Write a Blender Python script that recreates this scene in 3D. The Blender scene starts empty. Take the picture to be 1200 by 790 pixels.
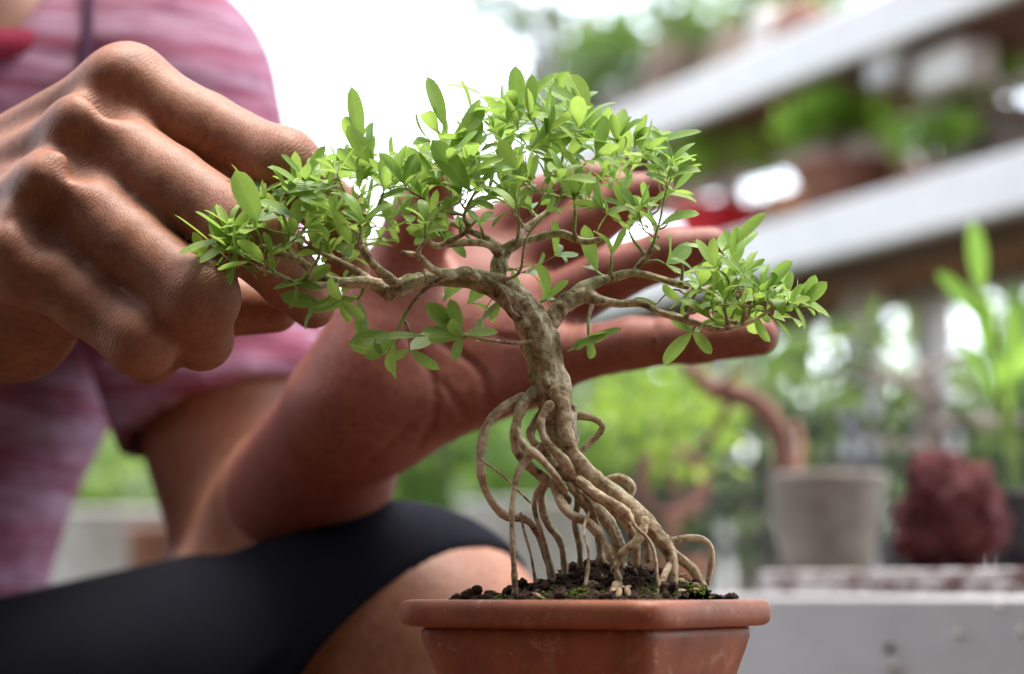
import bpy, math, random
import numpy as np
from mathutils import Vector, Matrix, noise as mnoise

random.seed(7)
RNG = np.random.default_rng(7)
sc = bpy.context.scene
COL = sc.collection

# ------------------------------------------------------------------ camera, sky, sun, exposure
CAM_Z = 0.55
FPX = 2690.0                      # focal length in pixels of the 1200 x 790 photograph
PITCH = math.atan((690 - 395) / FPX)
cam_d = bpy.data.cameras.new('camera')
cam = bpy.data.objects.new('camera', cam_d)
COL.objects.link(cam)
cam.location = (0, 0, CAM_Z)
cam.rotation_euler = (math.pi / 2 + PITCH, 0, 0)
cam_d.sensor_fit = 'HORIZONTAL'
cam_d.sensor_width = 22.3
cam_d.lens = 22.3 * FPX / 1200
cam_d.clip_start = 0.02
cam_d.clip_end = 2000
cam_d.dof.use_dof = True
cam_d.dof.focus_distance = 0.652
cam_d.dof.aperture_fstop = 4.9
cam_d.dof.aperture_blades = 0
sc.camera = cam

SUN_DIR = Vector((0.16, 0.06, 0.98)).normalized()       # towards the light
world = bpy.data.worlds.new('World')
sc.world = world
world.use_nodes = True
wn = world.node_tree
sky = wn.nodes.new('ShaderNodeTexSky')
sky.sky_type = 'NISHITA'
sky.sun_disc = False
sky.sun_elevation = math.asin(SUN_DIR.z)
sky.sun_rotation = math.atan2(SUN_DIR.x, SUN_DIR.y)
sky.air_density = 0.9
sky.dust_density = 1.6
sky.ozone_density = 1.0
bg = wn.nodes['Background']
bg.inputs['Strength'].default_value = 0.15
hazy = wn.nodes.new('ShaderNodeHueSaturation')            # thin bright cloud: the sky's blue is washed out
hazy.inputs['Saturation'].default_value = 0.42
wn.links.new(sky.outputs['Color'], hazy.inputs['Color'])
wn.links.new(hazy.outputs['Color'], bg.inputs['Color'])

sun_d = bpy.data.lights.new('sun', 'SUN')
sun_d.energy = 1.2
sun_d.angle = math.radians(28)
sun_d.color = (1.0, 0.92, 0.82)
sun = bpy.data.objects.new('sun', sun_d)
COL.objects.link(sun)
sun.location = (2, -1, 4)
sun.rotation_euler = (-SUN_DIR).to_track_quat('-Z', 'Y').to_euler()

sc.view_settings.view_transform = 'Standard'
sc.view_settings.look = 'None'
sc.view_settings.exposure = 2.42
sc.view_settings.gamma = 1.0
sc.view_settings.use_curve_mapping = False
sc.render.engine = 'CYCLES'
sc.cycles.use_denoising = True
sc.cycles.max_bounces = 8
sc.cycles.transparent_max_bounces = 8
sc.cycles.caustics_reflective = False
sc.cycles.caustics_refractive = False
sc.cycles.sample_clamp_indirect = 6.0

_cp, _sp = math.cos(PITCH), math.sin(PITCH)
def P(x, y, Y):
    """world point on the sight line of photo pixel (x, y) at world depth Y"""
    u, v = (x - 600) / FPX, (395 - y) / FPX
    d = np.array([u, _cp - v * _sp, _sp + v * _cp])
    return np.array([0, 0, CAM_Z]) + d * (Y / d[1])
sight = P
def PX(px, Y):                    # metres of px pixels at depth Y
    return px * Y / FPX

# ------------------------------------------------------------------ object helpers
def mk(name, V, F, m, parent=None, smooth=True, uv=None, attrs=None):
    V = np.asarray(V, dtype=np.float32)
    me = bpy.data.meshes.new(name)
    if isinstance(F, np.ndarray):
        n, k = F.shape
        me.vertices.add(len(V)); me.vertices.foreach_set('co', V.ravel())
        me.loops.add(n * k); me.loops.foreach_set('vertex_index', F.astype(np.int32).ravel())
        me.polygons.add(n)
        me.polygons.foreach_set('loop_start', np.arange(0, n * k, k, dtype=np.int32))
        me.update(calc_edges=True)
    else:
        me.from_pydata(V.tolist(), [], [list(f) for f in F]); me.update()
    me.validate()
    if smooth:
        me.polygons.foreach_set('use_smooth', np.ones(len(me.polygons), dtype=bool))
    if uv is not None:
        l = me.uv_layers.new(name='UVMap')
        idx = np.empty(len(me.loops), dtype=np.int32); me.loops.foreach_get('vertex_index', idx)
        l.data.foreach_set('uv', np.asarray(uv, dtype=np.float32)[idx].ravel())
    for k, a in (attrs or {}).items():
        at = me.attributes.new(k, 'FLOAT', 'POINT')
        at.data.foreach_set('value', np.asarray(a, dtype=np.float32))
    me.materials.append(m)
    o = bpy.data.objects.new(name, me)
    COL.objects.link(o)
    if parent is not None:
        o.parent = parent
        if parent.type == 'EMPTY':
            o.location = -Vector(parent.location)
    return o
def tag(o, label=None, cat=None, group=None, kind=None):
    if label: o['label'] = label
    if cat: o['category'] = cat
    if group: o['group'] = group
    if kind: o['kind'] = kind
    return o
def thing(name, loc, label, cat, group=None):
    o = bpy.data.objects.new(name, None)
    o.empty_display_size = 0.05
    o.location = Vector([float(c) for c in loc])
    COL.objects.link(o)
    return tag(o, label, cat, group)

class MB:
    """collects shapes, then links them as one mesh"""
    def __init__(s): s.V = []; s.F = []; s.UV = []; s.n = 0
    def add(s, V, F, uv=None):
        V = np.asarray(V, dtype=float)
        s.V.append(V); s.F += [[i + s.n for i in f] for f in F]
        s.UV.append(np.asarray(uv, float) if uv is not None else np.zeros((len(V), 2)))
        s.n += len(V); return s
    def build(s, name, m, parent=None, smooth=True):
        return mk(name, np.vstack(s.V), s.F, m, parent, smooth, np.vstack(s.UV))

def catmull(pts, step):
    pts = [np.asarray(p, float) for p in pts]
    if len(pts) == 2:
        n = max(2, int(np.linalg.norm(pts[1] - pts[0]) / step) + 1)
        return np.array([pts[0] + (pts[1] - pts[0]) * t for t in np.linspace(0, 1, n)]), np.linspace(0, 1, n)
    ext = [2 * pts[0] - pts[1]] + pts + [2 * pts[-1] - pts[-2]]
    out, par = [], []
    for i in range(1, len(ext) - 2):
        a, b, c, d = ext[i - 1], ext[i], ext[i + 1], ext[i + 2]
        n = max(2, int(np.linalg.norm(c - b) / step) + 1)
        for t in np.linspace(0, 1, n, endpoint=False):
            out.append(0.5 * (2 * b + (c - a) * t + (2 * a - 5 * b + 4 * c - d) * t * t + (3 * b - a - 3 * c + d) * t ** 3))
            par.append(i - 1 + t)
    out.append(pts[-1]); par.append(len(pts) - 1)
    return np.array(out), np.array(par) / (len(pts) - 1)

def tube(pts, radii, segs=10, step=0.002, lump=0.0, ridge=0.0, seed=0, freq=120.0, cap=True, flat=1.0, knot=0.0, rounded=False):
    C, par = catmull(pts, step)
    R = np.interp(par, np.linspace(0, 1, len(radii)), radii)
    arc = np.concatenate([[0], np.cumsum(np.linalg.norm(np.diff(C, axis=0), axis=1))])
    if knot: R = R * np.array([1 + knot * (1.6 * mnoise.noise(Vector((a * 170, seed * 5.7, 2))) + mnoise.noise(Vector((a * 420, seed * 3.1, 7)))) for a in arc])
    if rounded:
        for e in (arc, arc[-1] - arc): R = R * np.sqrt(np.clip(1 - (1 - np.clip(e / R, 0.06, 1)) ** 2, 0, 1))
    T = np.gradient(C, axis=0); T /= np.linalg.norm(T, axis=1)[:, None] + 1e-12
    u = np.cross(T[0], [0.3, 0.9, 0.2]); u /= np.linalg.norm(u)
    V = []
    L = 0.0
    for i in range(len(C)):
        u = u - T[i] * np.dot(u, T[i]); u /= np.linalg.norm(u)
        w = np.cross(T[i], u)
        if i: L += np.linalg.norm(C[i] - C[i - 1])
        for k in range(segs):
            a = 2 * math.pi * k / segs
            dirv = math.cos(a) * u + math.sin(a) * w * flat
            r = R[i]
            if lump:
                p = C[i] + dirv * R[i]
                r *= 1 + lump * mnoise.noise(Vector(p * freq) + Vector((seed, 0, 0)))
            if ridge:
                q = Vector((math.cos(a) * 1.9 + seed * 3.1, math.sin(a) * 1.9, L * freq * 0.22))
                r *= 1 + ridge * mnoise.noise(q) + 0.5 * ridge * mnoise.noise(q * 2.3)
            V.append(C[i] + dirv * r)
    F = []
    n = len(C)
    for i in range(n - 1):
        for k in range(segs):
            k2 = (k + 1) % segs
            F.append((i * segs + k, i * segs + k2, (i + 1) * segs + k2, (i + 1) * segs + k))
    if cap:
        F.append(tuple(range(segs))[::-1]); F.append(tuple((n - 1) * segs + k for k in range(segs)))
    return np.array(V), F

def box(c, half, rot=None, bev=0.0):
    """bevelled box: centre, half sizes, 3x3 axes as columns"""
    c = np.asarray(c, float); h = np.asarray(half, float)
    A = np.eye(3) if rot is None else np.asarray(rot, float)
    b = min(bev, h.min() * 0.9)
    if b <= 0:
        V = [(sx, sy, sz) for sx in (-1, 1) for sy in (-1, 1) for sz in (-1, 1)]
        V = np.array(V) * h
        F = [(0, 1, 3, 2), (4, 6, 7, 5), (0, 4, 5, 1), (2, 3, 7, 6), (0, 2, 6, 4), (1, 5, 7, 3)]
        return V @ A.T + c, F
    V, F, idx = [], [], {}
    for sx in (-1, 1):
        for sy in (-1, 1):
            for sz in (-1, 1):
                for ax in range(3):
                    q = h - b; q[ax] = h[ax]
                    idx[(sx, sy, sz, ax)] = len(V); V.append(np.array([sx, sy, sz]) * q)
    for ax in range(3):
        o1, o2 = [i for i in range(3) if i != ax]
        for s in (-1, 1):
            loop = []
            for a, bb in ((-1, -1), (1, -1), (1, 1), (-1, 1)):
                k = [0, 0, 0]; k[ax] = s; k[o1] = a; k[o2] = bb
                loop.append(idx[(k[0], k[1], k[2], ax)])
            F.append(loop)
    for e in range(3):
        o1, o2 = [i for i in range(3) if i != e]
        for a in (-1, 1):
            for bb in (-1, 1):
                k0 = [0, 0, 0]; k0[o1] = a; k0[o2] = bb; k1 = list(k0); k0[e] = -1; k1[e] = 1
                F.append([idx[(*k0, o1)], idx[(*k1, o1)], idx[(*k1, o2)], idx[(*k0, o2)]])
    for sx in (-1, 1):
        for sy in (-1, 1):
            for sz in (-1, 1):
                F.append([idx[(sx, sy, sz, i)] for i in range(3)])
    V = np.array(V)
    out = []
    for f in F:                                   # outward winding
        p = V[list(f)]; nrm = np.cross(p[1] - p[0], p[2] - p[0])
        out.append(list(f) if np.dot(nrm, p.mean(0)) > 0 else list(f)[::-1])
    return V @ A.T + c, out

def lathe(c, prof, segs=40, wob=0.0, seed=0, sx=1.0, sy=1.0, rot=0.0, square=0.0):
    """profile of (radius, z) turned about the vertical axis at c"""
    V, F = [], []
    for j, (r, z) in enumerate(prof):
        for k in range(segs):
            a = 2 * math.pi * k / segs
            q = 1.0
            if square:
                q = 1.0 / (abs(math.cos(a)) ** square + abs(math.sin(a)) ** square) ** (1.0 / square)
            rr = r * q * (1 + wob * mnoise.noise(Vector((math.cos(a) * 1.3, math.sin(a) * 1.3, z * 25 + seed))))
            x, y = rr * math.cos(a) * sx, rr * math.sin(a) * sy
            V.append((c[0] + x * math.cos(rot) - y * math.sin(rot), c[1] + x * math.sin(rot) + y * math.cos(rot), c[2] + z))
    n = len(prof)
    for j in range(n - 1):
        for k in range(segs):
            k2 = (k + 1) % segs
            F.append((j * segs + k, j * segs + k2, (j + 1) * segs + k2, (j + 1) * segs + k))
    if prof[0][0] > 1e-6: F.append(tuple(range(segs))[::-1])
    if prof[-1][0] > 1e-6: F.append(tuple((n - 1) * segs + k for k in range(segs)))
    return np.array(V), F

def blob(c, r, sub=3, amp=0.25, freq=2.0, seed=0, axes=None):
    """lumpy stone or clod"""
    import bmesh
    bm = bmesh.new(); bmesh.ops.create_icosphere(bm, subdivisions=sub, radius=1.0)
    V = np.array([v.co for v in bm.verts]); F = [[v.index for v in f.verts] for f in bm.faces]
    bm.free()
    out = []
    for v in V:
        q = Vector(v * freq) + Vector((seed * 7.3, seed * 1.7, 0))
        s = 1 + amp * mnoise.noise(q) + amp * 0.5 * mnoise.noise(q * 2.1) + amp * 0.3 * mnoise.noise(q * 4.7)
        out.append(v * s)
    out = np.array(out) * np.asarray(r if np.ndim(r) else (r, r, r))
    if axes is not None: out = out @ np.asarray(axes).T
    return out + np.asarray(c), F

# ------------------------------------------------------------------ materials
def N(nt, t, **kw):
    n = nt.nodes.new(t)
    for k, v in kw.items():
        if k in n.inputs: n.inputs[k].default_value = v
        else: setattr(n, k, v)
    return n
def material(name, rough=0.6, spec=0.4):
    m = bpy.data.materials.new(name); m.use_nodes = True
    nt = m.node_tree; b = nt.nodes['Principled BSDF']
    b.inputs['Roughness'].default_value = rough
    b.inputs['Specular IOR Level'].default_value = spec
    return m, nt, b
def ramp(nt, fac, stops):
    r = nt.nodes.new('ShaderNodeValToRGB'); e = r.color_ramp.elements
    while len(e) < len(stops): e.new(0.5)
    for el, (p, c) in zip(e, stops): el.position = p; el.color = (*c, 1)
    nt.links.new(fac, r.inputs['Fac']); return r.outputs['Color']
def noise_tex(nt, scale, detail=4, rough=0.55, vec=None, dist=0.0):
    n = N(nt, 'ShaderNodeTexNoise'); n.inputs['Scale'].default_value = scale; n.inputs['Detail'].default_value = detail
    n.inputs['Roughness'].default_value = rough; n.inputs['Distortion'].default_value = dist
    if vec is not None: nt.links.new(vec, n.inputs['Vector'])
    return n.outputs['Fac']
def coords(nt, scale=(1, 1, 1), rot=(0, 0, 0), out='Object'):
    tc = N(nt, 'ShaderNodeTexCoord'); mp = N(nt, 'ShaderNodeMapping')
    mp.inputs['Scale'].default_value = scale; mp.inputs['Rotation'].default_value = rot
    nt.links.new(tc.outputs[out], mp.inputs['Vector']); return mp.outputs['Vector']
def math_n(nt, op, a, b=None, clamp=False):
    n = N(nt, 'ShaderNodeMath', operation=op); n.use_clamp = clamp
    for i, v in enumerate((a, b)):
        if v is None: continue
        if isinstance(v, (int, float)): n.inputs[i].default_value = v
        else: nt.links.new(v, n.inputs[i])
    return n.outputs[0]
def mix(nt, fac, a, b, blend='MIX'):
    n = N(nt, 'ShaderNodeMix', data_type='RGBA', blend_type=blend)
    for s, v in ((n.inputs[0], fac), (n.inputs[6], a), (n.inputs[7], b)):
        if isinstance(v, (int, float)): s.default_value = v
        elif isinstance(v, tuple): s.default_value = (*v, 1)
        else: nt.links.new(v, s)
    return n.outputs[2]
def bump(nt, b, h, strength=0.5, dist=0.001):
    n = N(nt, 'ShaderNodeBump'); n.inputs['Strength'].default_value = strength; n.inputs['Distance'].default_value = dist
    nt.links.new(h, n.inputs['Height']); nt.links.new(n.outputs[0], b.inputs['Normal'])
    return n
def simple(name, c1, c2, scale=30, rough=0.6, spec=0.35, bstr=0.3, bdist=0.001, detail=5, stretch=(1, 1, 1), rot=(0, 0, 0)):
    m, nt, b = material(name, rough, spec)
    v = coords(nt, stretch, rot)
    f = noise_tex(nt, scale, detail, 0.6, v)
    nt.links.new(ramp(nt, f, [(0.3, c1), (0.7, c2)]), b.inputs['Base Color'])
    bump(nt, b, f, bstr, bdist)
    return m

def skin_material():
    m, nt, b = material('skin', 0.52, 0.28)
    v = coords(nt)
    at = N(nt, 'ShaderNodeAttribute', attribute_name='palm')
    f1 = noise_tex(nt, 55, 5, 0.6, v)
    f2 = noise_tex(nt, 400, 3, 0.6, v)
    back = ramp(nt, f1, [(0.25, (0.18, 0.066, 0.033)), (0.5, (0.255, 0.102, 0.053)), (0.8, (0.325, 0.142, 0.078))])
    palm = ramp(nt, f1, [(0.25, (0.20, 0.052, 0.038)), (0.75, (0.265, 0.078, 0.058))])
    col = mix(nt, at.outputs['Fac'], back, palm)
    col = mix(nt, 0.22, col, ramp(nt, f2, [(0.35, (0.14, 0.06, 0.035)), (0.65, (0.42, 0.23, 0.15))]))
    # knuckle skin: darker and wrinkled across the finger
    jw = N(nt, 'ShaderNodeAttribute', attribute_name='joint_weight').outputs['Fac']
    jp = N(nt, 'ShaderNodeAttribute', attribute_name='joint_phase').outputs['Fac']
    wob = noise_tex(nt, 260, 2, 0.5, v)
    ph = math_n(nt, 'ADD', math_n(nt, 'MULTIPLY', jp, 2600.0), math_n(nt, 'MULTIPLY', wob, 9.0))
    wave = math_n(nt, 'MULTIPLY', math_n(nt, 'ABSOLUTE', math_n(nt, 'SINE', ph)), jw)
    col = mix(nt, math_n(nt, 'MULTIPLY', jw, 0.35, True), col, (0.235, 0.088, 0.055))
    nt.links.new(col, b.inputs['Base Color'])
    # fine cross-hatched skin lines
    vo = N(nt, 'ShaderNodeTexVoronoi'); vo.feature = 'DISTANCE_TO_EDGE'; vo.inputs['Scale'].default_value = 900
    sv = coords(nt, (1.0, 1.0, 0.55), (0, 0.7, 0)); nt.links.new(sv, vo.inputs['Vector'])
    cell = math_n(nt, 'MINIMUM', math_n(nt, 'MULTIPLY', vo.outputs['Distance'], 4.0), 0.6)
    h = math_n(nt, 'ADD', math_n(nt, 'MULTIPLY', cell, 0.16), math_n(nt, 'MULTIPLY', wave, 0.8))
    h = math_n(nt, 'ADD', h, math_n(nt, 'MULTIPLY', noise_tex(nt, 150, 3, 0.5, v), 0.45))
    bump(nt, b, h, 0.42, 0.0008)
    b.inputs['Subsurface Weight'].default_value = 0.12
    b.inputs['Subsurface Radius'].default_value = (1.0, 0.35, 0.2)
    b.inputs['Subsurface Scale'].default_value = 0.004
    return m

def leaf_material(name, c_dark, c_mid, c_light, vein=True, trans=0.45, rough=0.42):
    m, nt, b = material(name, rough, 0.35)
    geo = N(nt, 'ShaderNodeNewGeometry')
    uv = N(nt, 'ShaderNodeUVMap')
    sep = N(nt, 'ShaderNodeSeparateXYZ'); nt.links.new(uv.outputs[0], sep.inputs[0])
    c = ramp(nt, geo.outputs['Random Per Island'], [(0.0, c_dark), (0.45, c_mid), (1.0, c_light)])
    f = noise_tex(nt, 260, 3, 0.6, coords(nt))
    c = mix(nt, 0.3, c, ramp(nt, f, [(0.3, c_dark), (0.7, c_light)]))
    if vein:
        mid = math_n(nt, 'ABSOLUTE', math_n(nt, 'SUBTRACT', sep.outputs[0], 0.5))
        rib = math_n(nt, 'SUBTRACT', 1.0, math_n(nt, 'MULTIPLY', mid, 16.0), True)
        c = mix(nt, math_n(nt, 'MULTIPLY', rib, 0.45), c, (0.36, 0.52, 0.13))
        edge = math_n(nt, 'MULTIPLY', math_n(nt, 'SUBTRACT', mid, 0.40), 9.0, True)
        c = mix(nt, math_n(nt, 'MULTIPLY', edge, 0.25), c, (0.46, 0.52, 0.10))
        tipm = math_n(nt, 'MULTIPLY', math_n(nt, 'SUBTRACT', sep.outputs[1], 0.90), 8.0, True)
        sel = math_n(nt, 'GREATER_THAN', geo.outputs['Random Per Island'], 0.78)
        c = mix(nt, math_n(nt, 'MULTIPLY', tipm, sel), c, (0.55, 0.42, 0.08))
        side = math_n(nt, 'SINE', math_n(nt, 'ADD', math_n(nt, 'MULTIPLY', sep.outputs[1], 42.0), math_n(nt, 'MULTIPLY', mid, -40.0)))
        bump(nt, b, math_n(nt, 'ADD', math_n(nt, 'MULTIPLY', side, 0.15), math_n(nt, 'MULTIPLY', rib, -0.9)), 0.35, 0.0004)
    nt.links.new(c, b.inputs['Base Color'])
    tr = N(nt, 'ShaderNodeBsdfTranslucent')
    nt.links.new(mix(nt, 0.5, c, (0.46, 0.66, 0.12), 'MIX'), tr.inputs['Color'])
    mx = N(nt, 'ShaderNodeMixShader'); mx.inputs[0].default_value = trans
    out = nt.nodes['Material Output']
    nt.links.new(b.outputs[0], mx.inputs[1]); nt.links.new(tr.outputs[0], mx.inputs[2]); nt.links.new(mx.outputs[0], out.inputs['Surface'])
    return m

def bark_material(name, dark, mid, light, lichen=0.35, scale=1.0):
    m, nt, b = material(name, 0.7, 0.25)
    v = coords(nt)
    f1 = noise_tex(nt, 170 * scale, 6, 0.65, v, 0.6)
    f2 = noise_tex(nt, 620 * scale, 4, 0.7, v)
    f3 = noise_tex(nt, 75 * scale, 3, 0.5, v)
    f = math_n(nt, 'ADD', math_n(nt, 'MULTIPLY', f1, 0.65), math_n(nt, 'MULTIPLY', f2, 0.35))
    c = ramp(nt, f, [(0.36, dark), (0.47, mid), (0.59, light)])
    if lichen:
        c = mix(nt, math_n(nt, 'MULTIPLY', ramp(nt, f3, [(0.50, (0, 0, 0)), (0.62, (1, 1, 1))]), lichen), c, (0.23, 0.26, 0.11))
    nt.links.new(c, b.inputs['Base Color'])
    bump(nt, b, f, 1.0, 0.0016 / scale)
    return m

def shirt_material():
    m, nt, b = material('shirt_cloth', 0.9, 0.1)
    v = coords(nt)
    sep = N(nt, 'ShaderNodeSeparateXYZ'); nt.links.new(v, sep.inputs[0])
    w = noise_tex(nt, 9, 3, 0.5, v)
    zz = math_n(nt, 'ADD', sep.outputs[2], math_n(nt, 'MULTIPLY', w, 0.03))
    cz = N(nt, 'ShaderNodeCombineXYZ'); nt.links.new(zz, cz.inputs[2])
    band = noise_tex(nt, 26, 3, 0.65, cz.outputs[0])
    streak = noise_tex(nt, 1.0, 4, 0.65, coords(nt, (22, 22, 330)))
    fine = noise_tex(nt, 900, 2, 0.6, v)
    f = math_n(nt, 'ADD', math_n(nt, 'MULTIPLY', band, 0.6), math_n(nt, 'MULTIPLY', streak, 0.4))
    c = ramp(nt, f, [(0.40, (0.13, 0.03, 0.06)), (0.445, (0.22, 0.028, 0.06)), (0.485, (0.24, 0.085, 0.14)), (0.57, (0.38, 0.245, 0.32))])
    c = mix(nt, 0.2, c, ramp(nt, fine, [(0.3, (0.18, 0.06, 0.10)), (0.7, (0.42, 0.31, 0.37))]))
    nt.links.new(c, b.inputs['Base Color'])
    fold = noise_tex(nt, 12, 3, 0.5, coords(nt, (0.6, 1, 2.0)))
    bump(nt, b, fold, 0.6, 0.02)
    return m

def paint_wood(name, base, dirt, rough=0.5, peel=None, along=(2, 2, 40)):
    m, nt, b = material(name, rough, 0.35)
    v = coords(nt)
    g = noise_tex(nt, 1.0, 5, 0.65, coords(nt, along))
    f = noise_tex(nt, 22, 5, 0.6, v)
    c = ramp(nt, f, [(0.3, tuple(x * 0.86 for x in base)), (0.7, base)])
    c = mix(nt, math_n(nt, 'MULTIPLY', ramp(nt, g, [(0.5, (0, 0, 0)), (0.75, (1, 1, 1))]), 0.45), c, dirt)
    if peel:
        pf = noise_tex(nt, 38, 5, 0.7, coords(nt, (1, 1, 3)))
        c = mix(nt, ramp(nt, pf, [(0.47, (0, 0, 0)), (0.55, (1, 1, 1))]), c, peel)
    nt.links.new(c, b.inputs['Base Color'])
    bump(nt, b, math_n(nt, 'ADD', g, f), 0.35, 0.001)
    return m

def terracotta(name, c1, c2, rough=0.5):
    m, nt, b = material(name, rough, 0.32)
    v = coords(nt)
    f = noise_tex(nt, 45, 6, 0.65, v)
    f2 = noise_tex(nt, 1500, 2, 0.6, v)
    c = ramp(nt, f, [(0.3, c1), (0.7, c2)])
    spk = noise_tex(nt, 380, 2, 0.5, v)
    c = mix(nt, math_n(nt, 'MULTIPLY', ramp(nt, spk, [(0.70, (0, 0, 0)), (0.76, (1, 1, 1))]), 0.55), c, (0.55, 0.40, 0.30))
    smear = noise_tex(nt, 1.0, 4, 0.6, coords(nt, (150, 150, 25)))
    c = mix(nt, math_n(nt, 'MULTIPLY', ramp(nt, smear, [(0.60, (0, 0, 0)), (0.72, (1, 1, 1))]), 0.18), c, (0.55, 0.38, 0.28))
    damp = noise_tex(nt, 22, 5, 0.7, v, 0.5)
    c = mix(nt, math_n(nt, 'MULTIPLY', ramp(nt, damp, [(0.48, (0, 0, 0)), (0.66, (1, 1, 1))]), 0.45), c, tuple(x * 0.5 for x in c1))
    lime = noise_tex(nt, 95, 6, 0.75, v, 0.8)
    c = mix(nt, math_n(nt, 'MULTIPLY', ramp(nt, lime, [(0.56, (0, 0, 0)), (0.70, (1, 1, 1))]), 0.40), c, (0.48, 0.36, 0.28))
    nt.links.new(c, b.inputs['Base Color'])
    nt.links.new(ramp(nt, f, [(0.3, (rough - 0.08,) * 3), (0.7, (rough + 0.12,) * 3)]), b.inputs['Roughness'])
    bump(nt, b, math_n(nt, 'ADD', math_n(nt, 'MULTIPLY', f2, 0.3), f), 0.3, 0.0007)
    return m

M = {}
M['skin'] = skin_material()
M['leaf'] = leaf_material('bonsai_leaf', (0.085, 0.19, 0.036), (0.20, 0.345, 0.060), (0.32, 0.455, 0.095), trans=0.42, rough=0.36)
M['leaf_green'] = leaf_material('garden_leaf', (0.035, 0.085, 0.02), (0.07, 0.16, 0.03), (0.13, 0.24, 0.045), False, 0.35)
M['leaf_pale'] = leaf_material('pale_garden_leaf', (0.06, 0.11, 0.04), (0.10, 0.17, 0.055), (0.18, 0.25, 0.10), False, 0.4)
M['leaf_lime'] = leaf_material('lime_leaf', (0.07, 0.15, 0.015), (0.17, 0.29, 0.022), (0.30, 0.43, 0.035), False, 0.45)
M['leaf_fresh'] = leaf_material('fresh_leaf', (0.09, 0.24, 0.025), (0.15, 0.36, 0.035), (0.22, 0.44, 0.06), False, 0.42)
M['leaf_bright'] = leaf_material('bright_leaf', (0.14, 0.32, 0.03), (0.25, 0.48, 0.05), (0.36, 0.58, 0.08), False, 0.45)
M['leaf_dark'] = leaf_material('dark_leaf', (0.02, 0.045, 0.02), (0.035, 0.075, 0.03), (0.06, 0.11, 0.04), False, 0.3)
M['bark'] = bark_material('bonsai_bark', (0.055, 0.036, 0.019), (0.32, 0.24, 0.14), (0.74, 0.63, 0.46), 0.42)
M['root'] = bark_material('root_bark', (0.075, 0.046, 0.024), (0.40, 0.29, 0.165), (0.68, 0.56, 0.38), 0.12)
M['twig'] = bark_material('twig_bark', (0.10, 0.05, 0.035), (0.30, 0.20, 0.13), (0.54, 0.43, 0.31), 0.0)
M['shoot'] = simple('green_shoot', (0.16, 0.25, 0.05), (0.26, 0.36, 0.08), 300)
M['pot'] = terracotta('terracotta', (0.18, 0.052, 0.022), (0.29, 0.100, 0.043))
M['pot_orange'] = terracotta('orange_clay', (0.50, 0.19, 0.07), (0.62, 0.27, 0.11), 0.6)
M['pot_brown'] = terracotta('brown_clay', (0.22, 0.085, 0.055), (0.32, 0.14, 0.09), 0.5)
M['pot_red'] = simple('red_glaze', (0.58, 0.015, 0.025), (0.68, 0.025, 0.04), 20, 0.3, 0.5, 0.05)
M['pot_black'] = simple('black_plastic', (0.012, 0.012, 0.014), (0.025, 0.025, 0.028), 40, 0.5)
M['soil'] = simple('potting_soil', (0.014, 0.008, 0.005), (0.085, 0.050, 0.032), 700, 0.9, 0.2, 1.0, 0.0015)
M['moss'] = simple('moss', (0.06, 0.085, 0.012), (0.15, 0.19, 0.03), 700, 0.95, 0.1, 1.0, 0.001)
M['chip'] = simple('bark_chip', (0.25, 0.16, 0.09), (0.48, 0.36, 0.22), 300, 0.8)
M['shirt'] = shirt_material()
M['collar'] = simple('crimson_rib', (0.17, 0.015, 0.032), (0.26, 0.03, 0.055), 300, 0.9, 0.1)
M['shirt_line'] = simple('dark_line', (0.05, 0.02, 0.045), (0.09, 0.04, 0.08), 300, 0.9, 0.1)
M['shorts'] = simple('black_jersey', (0.0045, 0.0048, 0.0065), (0.0095, 0.010, 0.014), 5, 0.95, 0.03, 0.5, 0.03, 2)
M['hair'] = simple('black_hair', (0.008, 0.007, 0.006), (0.02, 0.016, 0.013), 200, 0.5)
M['white'] = paint_wood('white_paint', (0.74, 0.72, 0.69), (0.56, 0.52, 0.48))
M['grey_paint'] = paint_wood('grey_white_paint', (0.47, 0.46, 0.44), (0.34, 0.32, 0.30), 0.55)
M['peeling'] = paint_wood('peeling_paint', (0.50, 0.47, 0.45), (0.30, 0.26, 0.24), 0.75, (0.11, 0.055, 0.045))
M['brown_wood'] = simple('brown_wood', (0.10, 0.048, 0.035), (0.20, 0.10, 0.07), 1.0, 0.7, 0.3, 0.4, 0.001, 5, (60, 6, 60), (0, 0, 0.4))
M['red_wood'] = simple('reddish_wood', (0.32, 0.14, 0.07), (0.46, 0.22, 0.12), 1.0, 0.7, 0.3, 0.4, 0.001, 5, (60, 6, 60), (0, 0, 0.4))
M['concrete'] = simple('weathered_concrete', (0.13, 0.115, 0.095), (0.27, 0.25, 0.215), 42, 0.85, 0.25, 0.5, 0.002, 6)
M['lava'] = simple('red_lava', (0.030, 0.008, 0.009), (0.115, 0.030, 0.030), 110, 0.9, 0.2, 1.0, 0.004, 6)
M['old_trunk'] = simple('red_brown_trunk', (0.13, 0.055, 0.04), (0.30, 0.15, 0.11), 90, 0.75, 0.3, 0.6, 0.002)
M['grey_trunk'] = simple('grey_trunk', (0.17, 0.14, 0.12), (0.36, 0.31, 0.27), 80, 0.8, 0.25, 0.6, 0.002)
M['stone'] = simple('beige_stone', (0.19, 0.135, 0.10), (0.36, 0.28, 0.22), 40, 0.85, 0.25, 0.6, 0.003)
M['pale_stone'] = simple('pale_stone', (0.50, 0.47, 0.43), (0.70, 0.67, 0.63), 40, 0.8, 0.25, 0.4, 0.002)
M['metal_black'] = simple('black_iron', (0.012, 0.013, 0.016), (0.03, 0.03, 0.035), 60, 0.5, 0.5)
M['nail'] = simple('rusty_nail', (0.03, 0.02, 0.018), (0.07, 0.05, 0.045), 500, 0.5)
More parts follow.
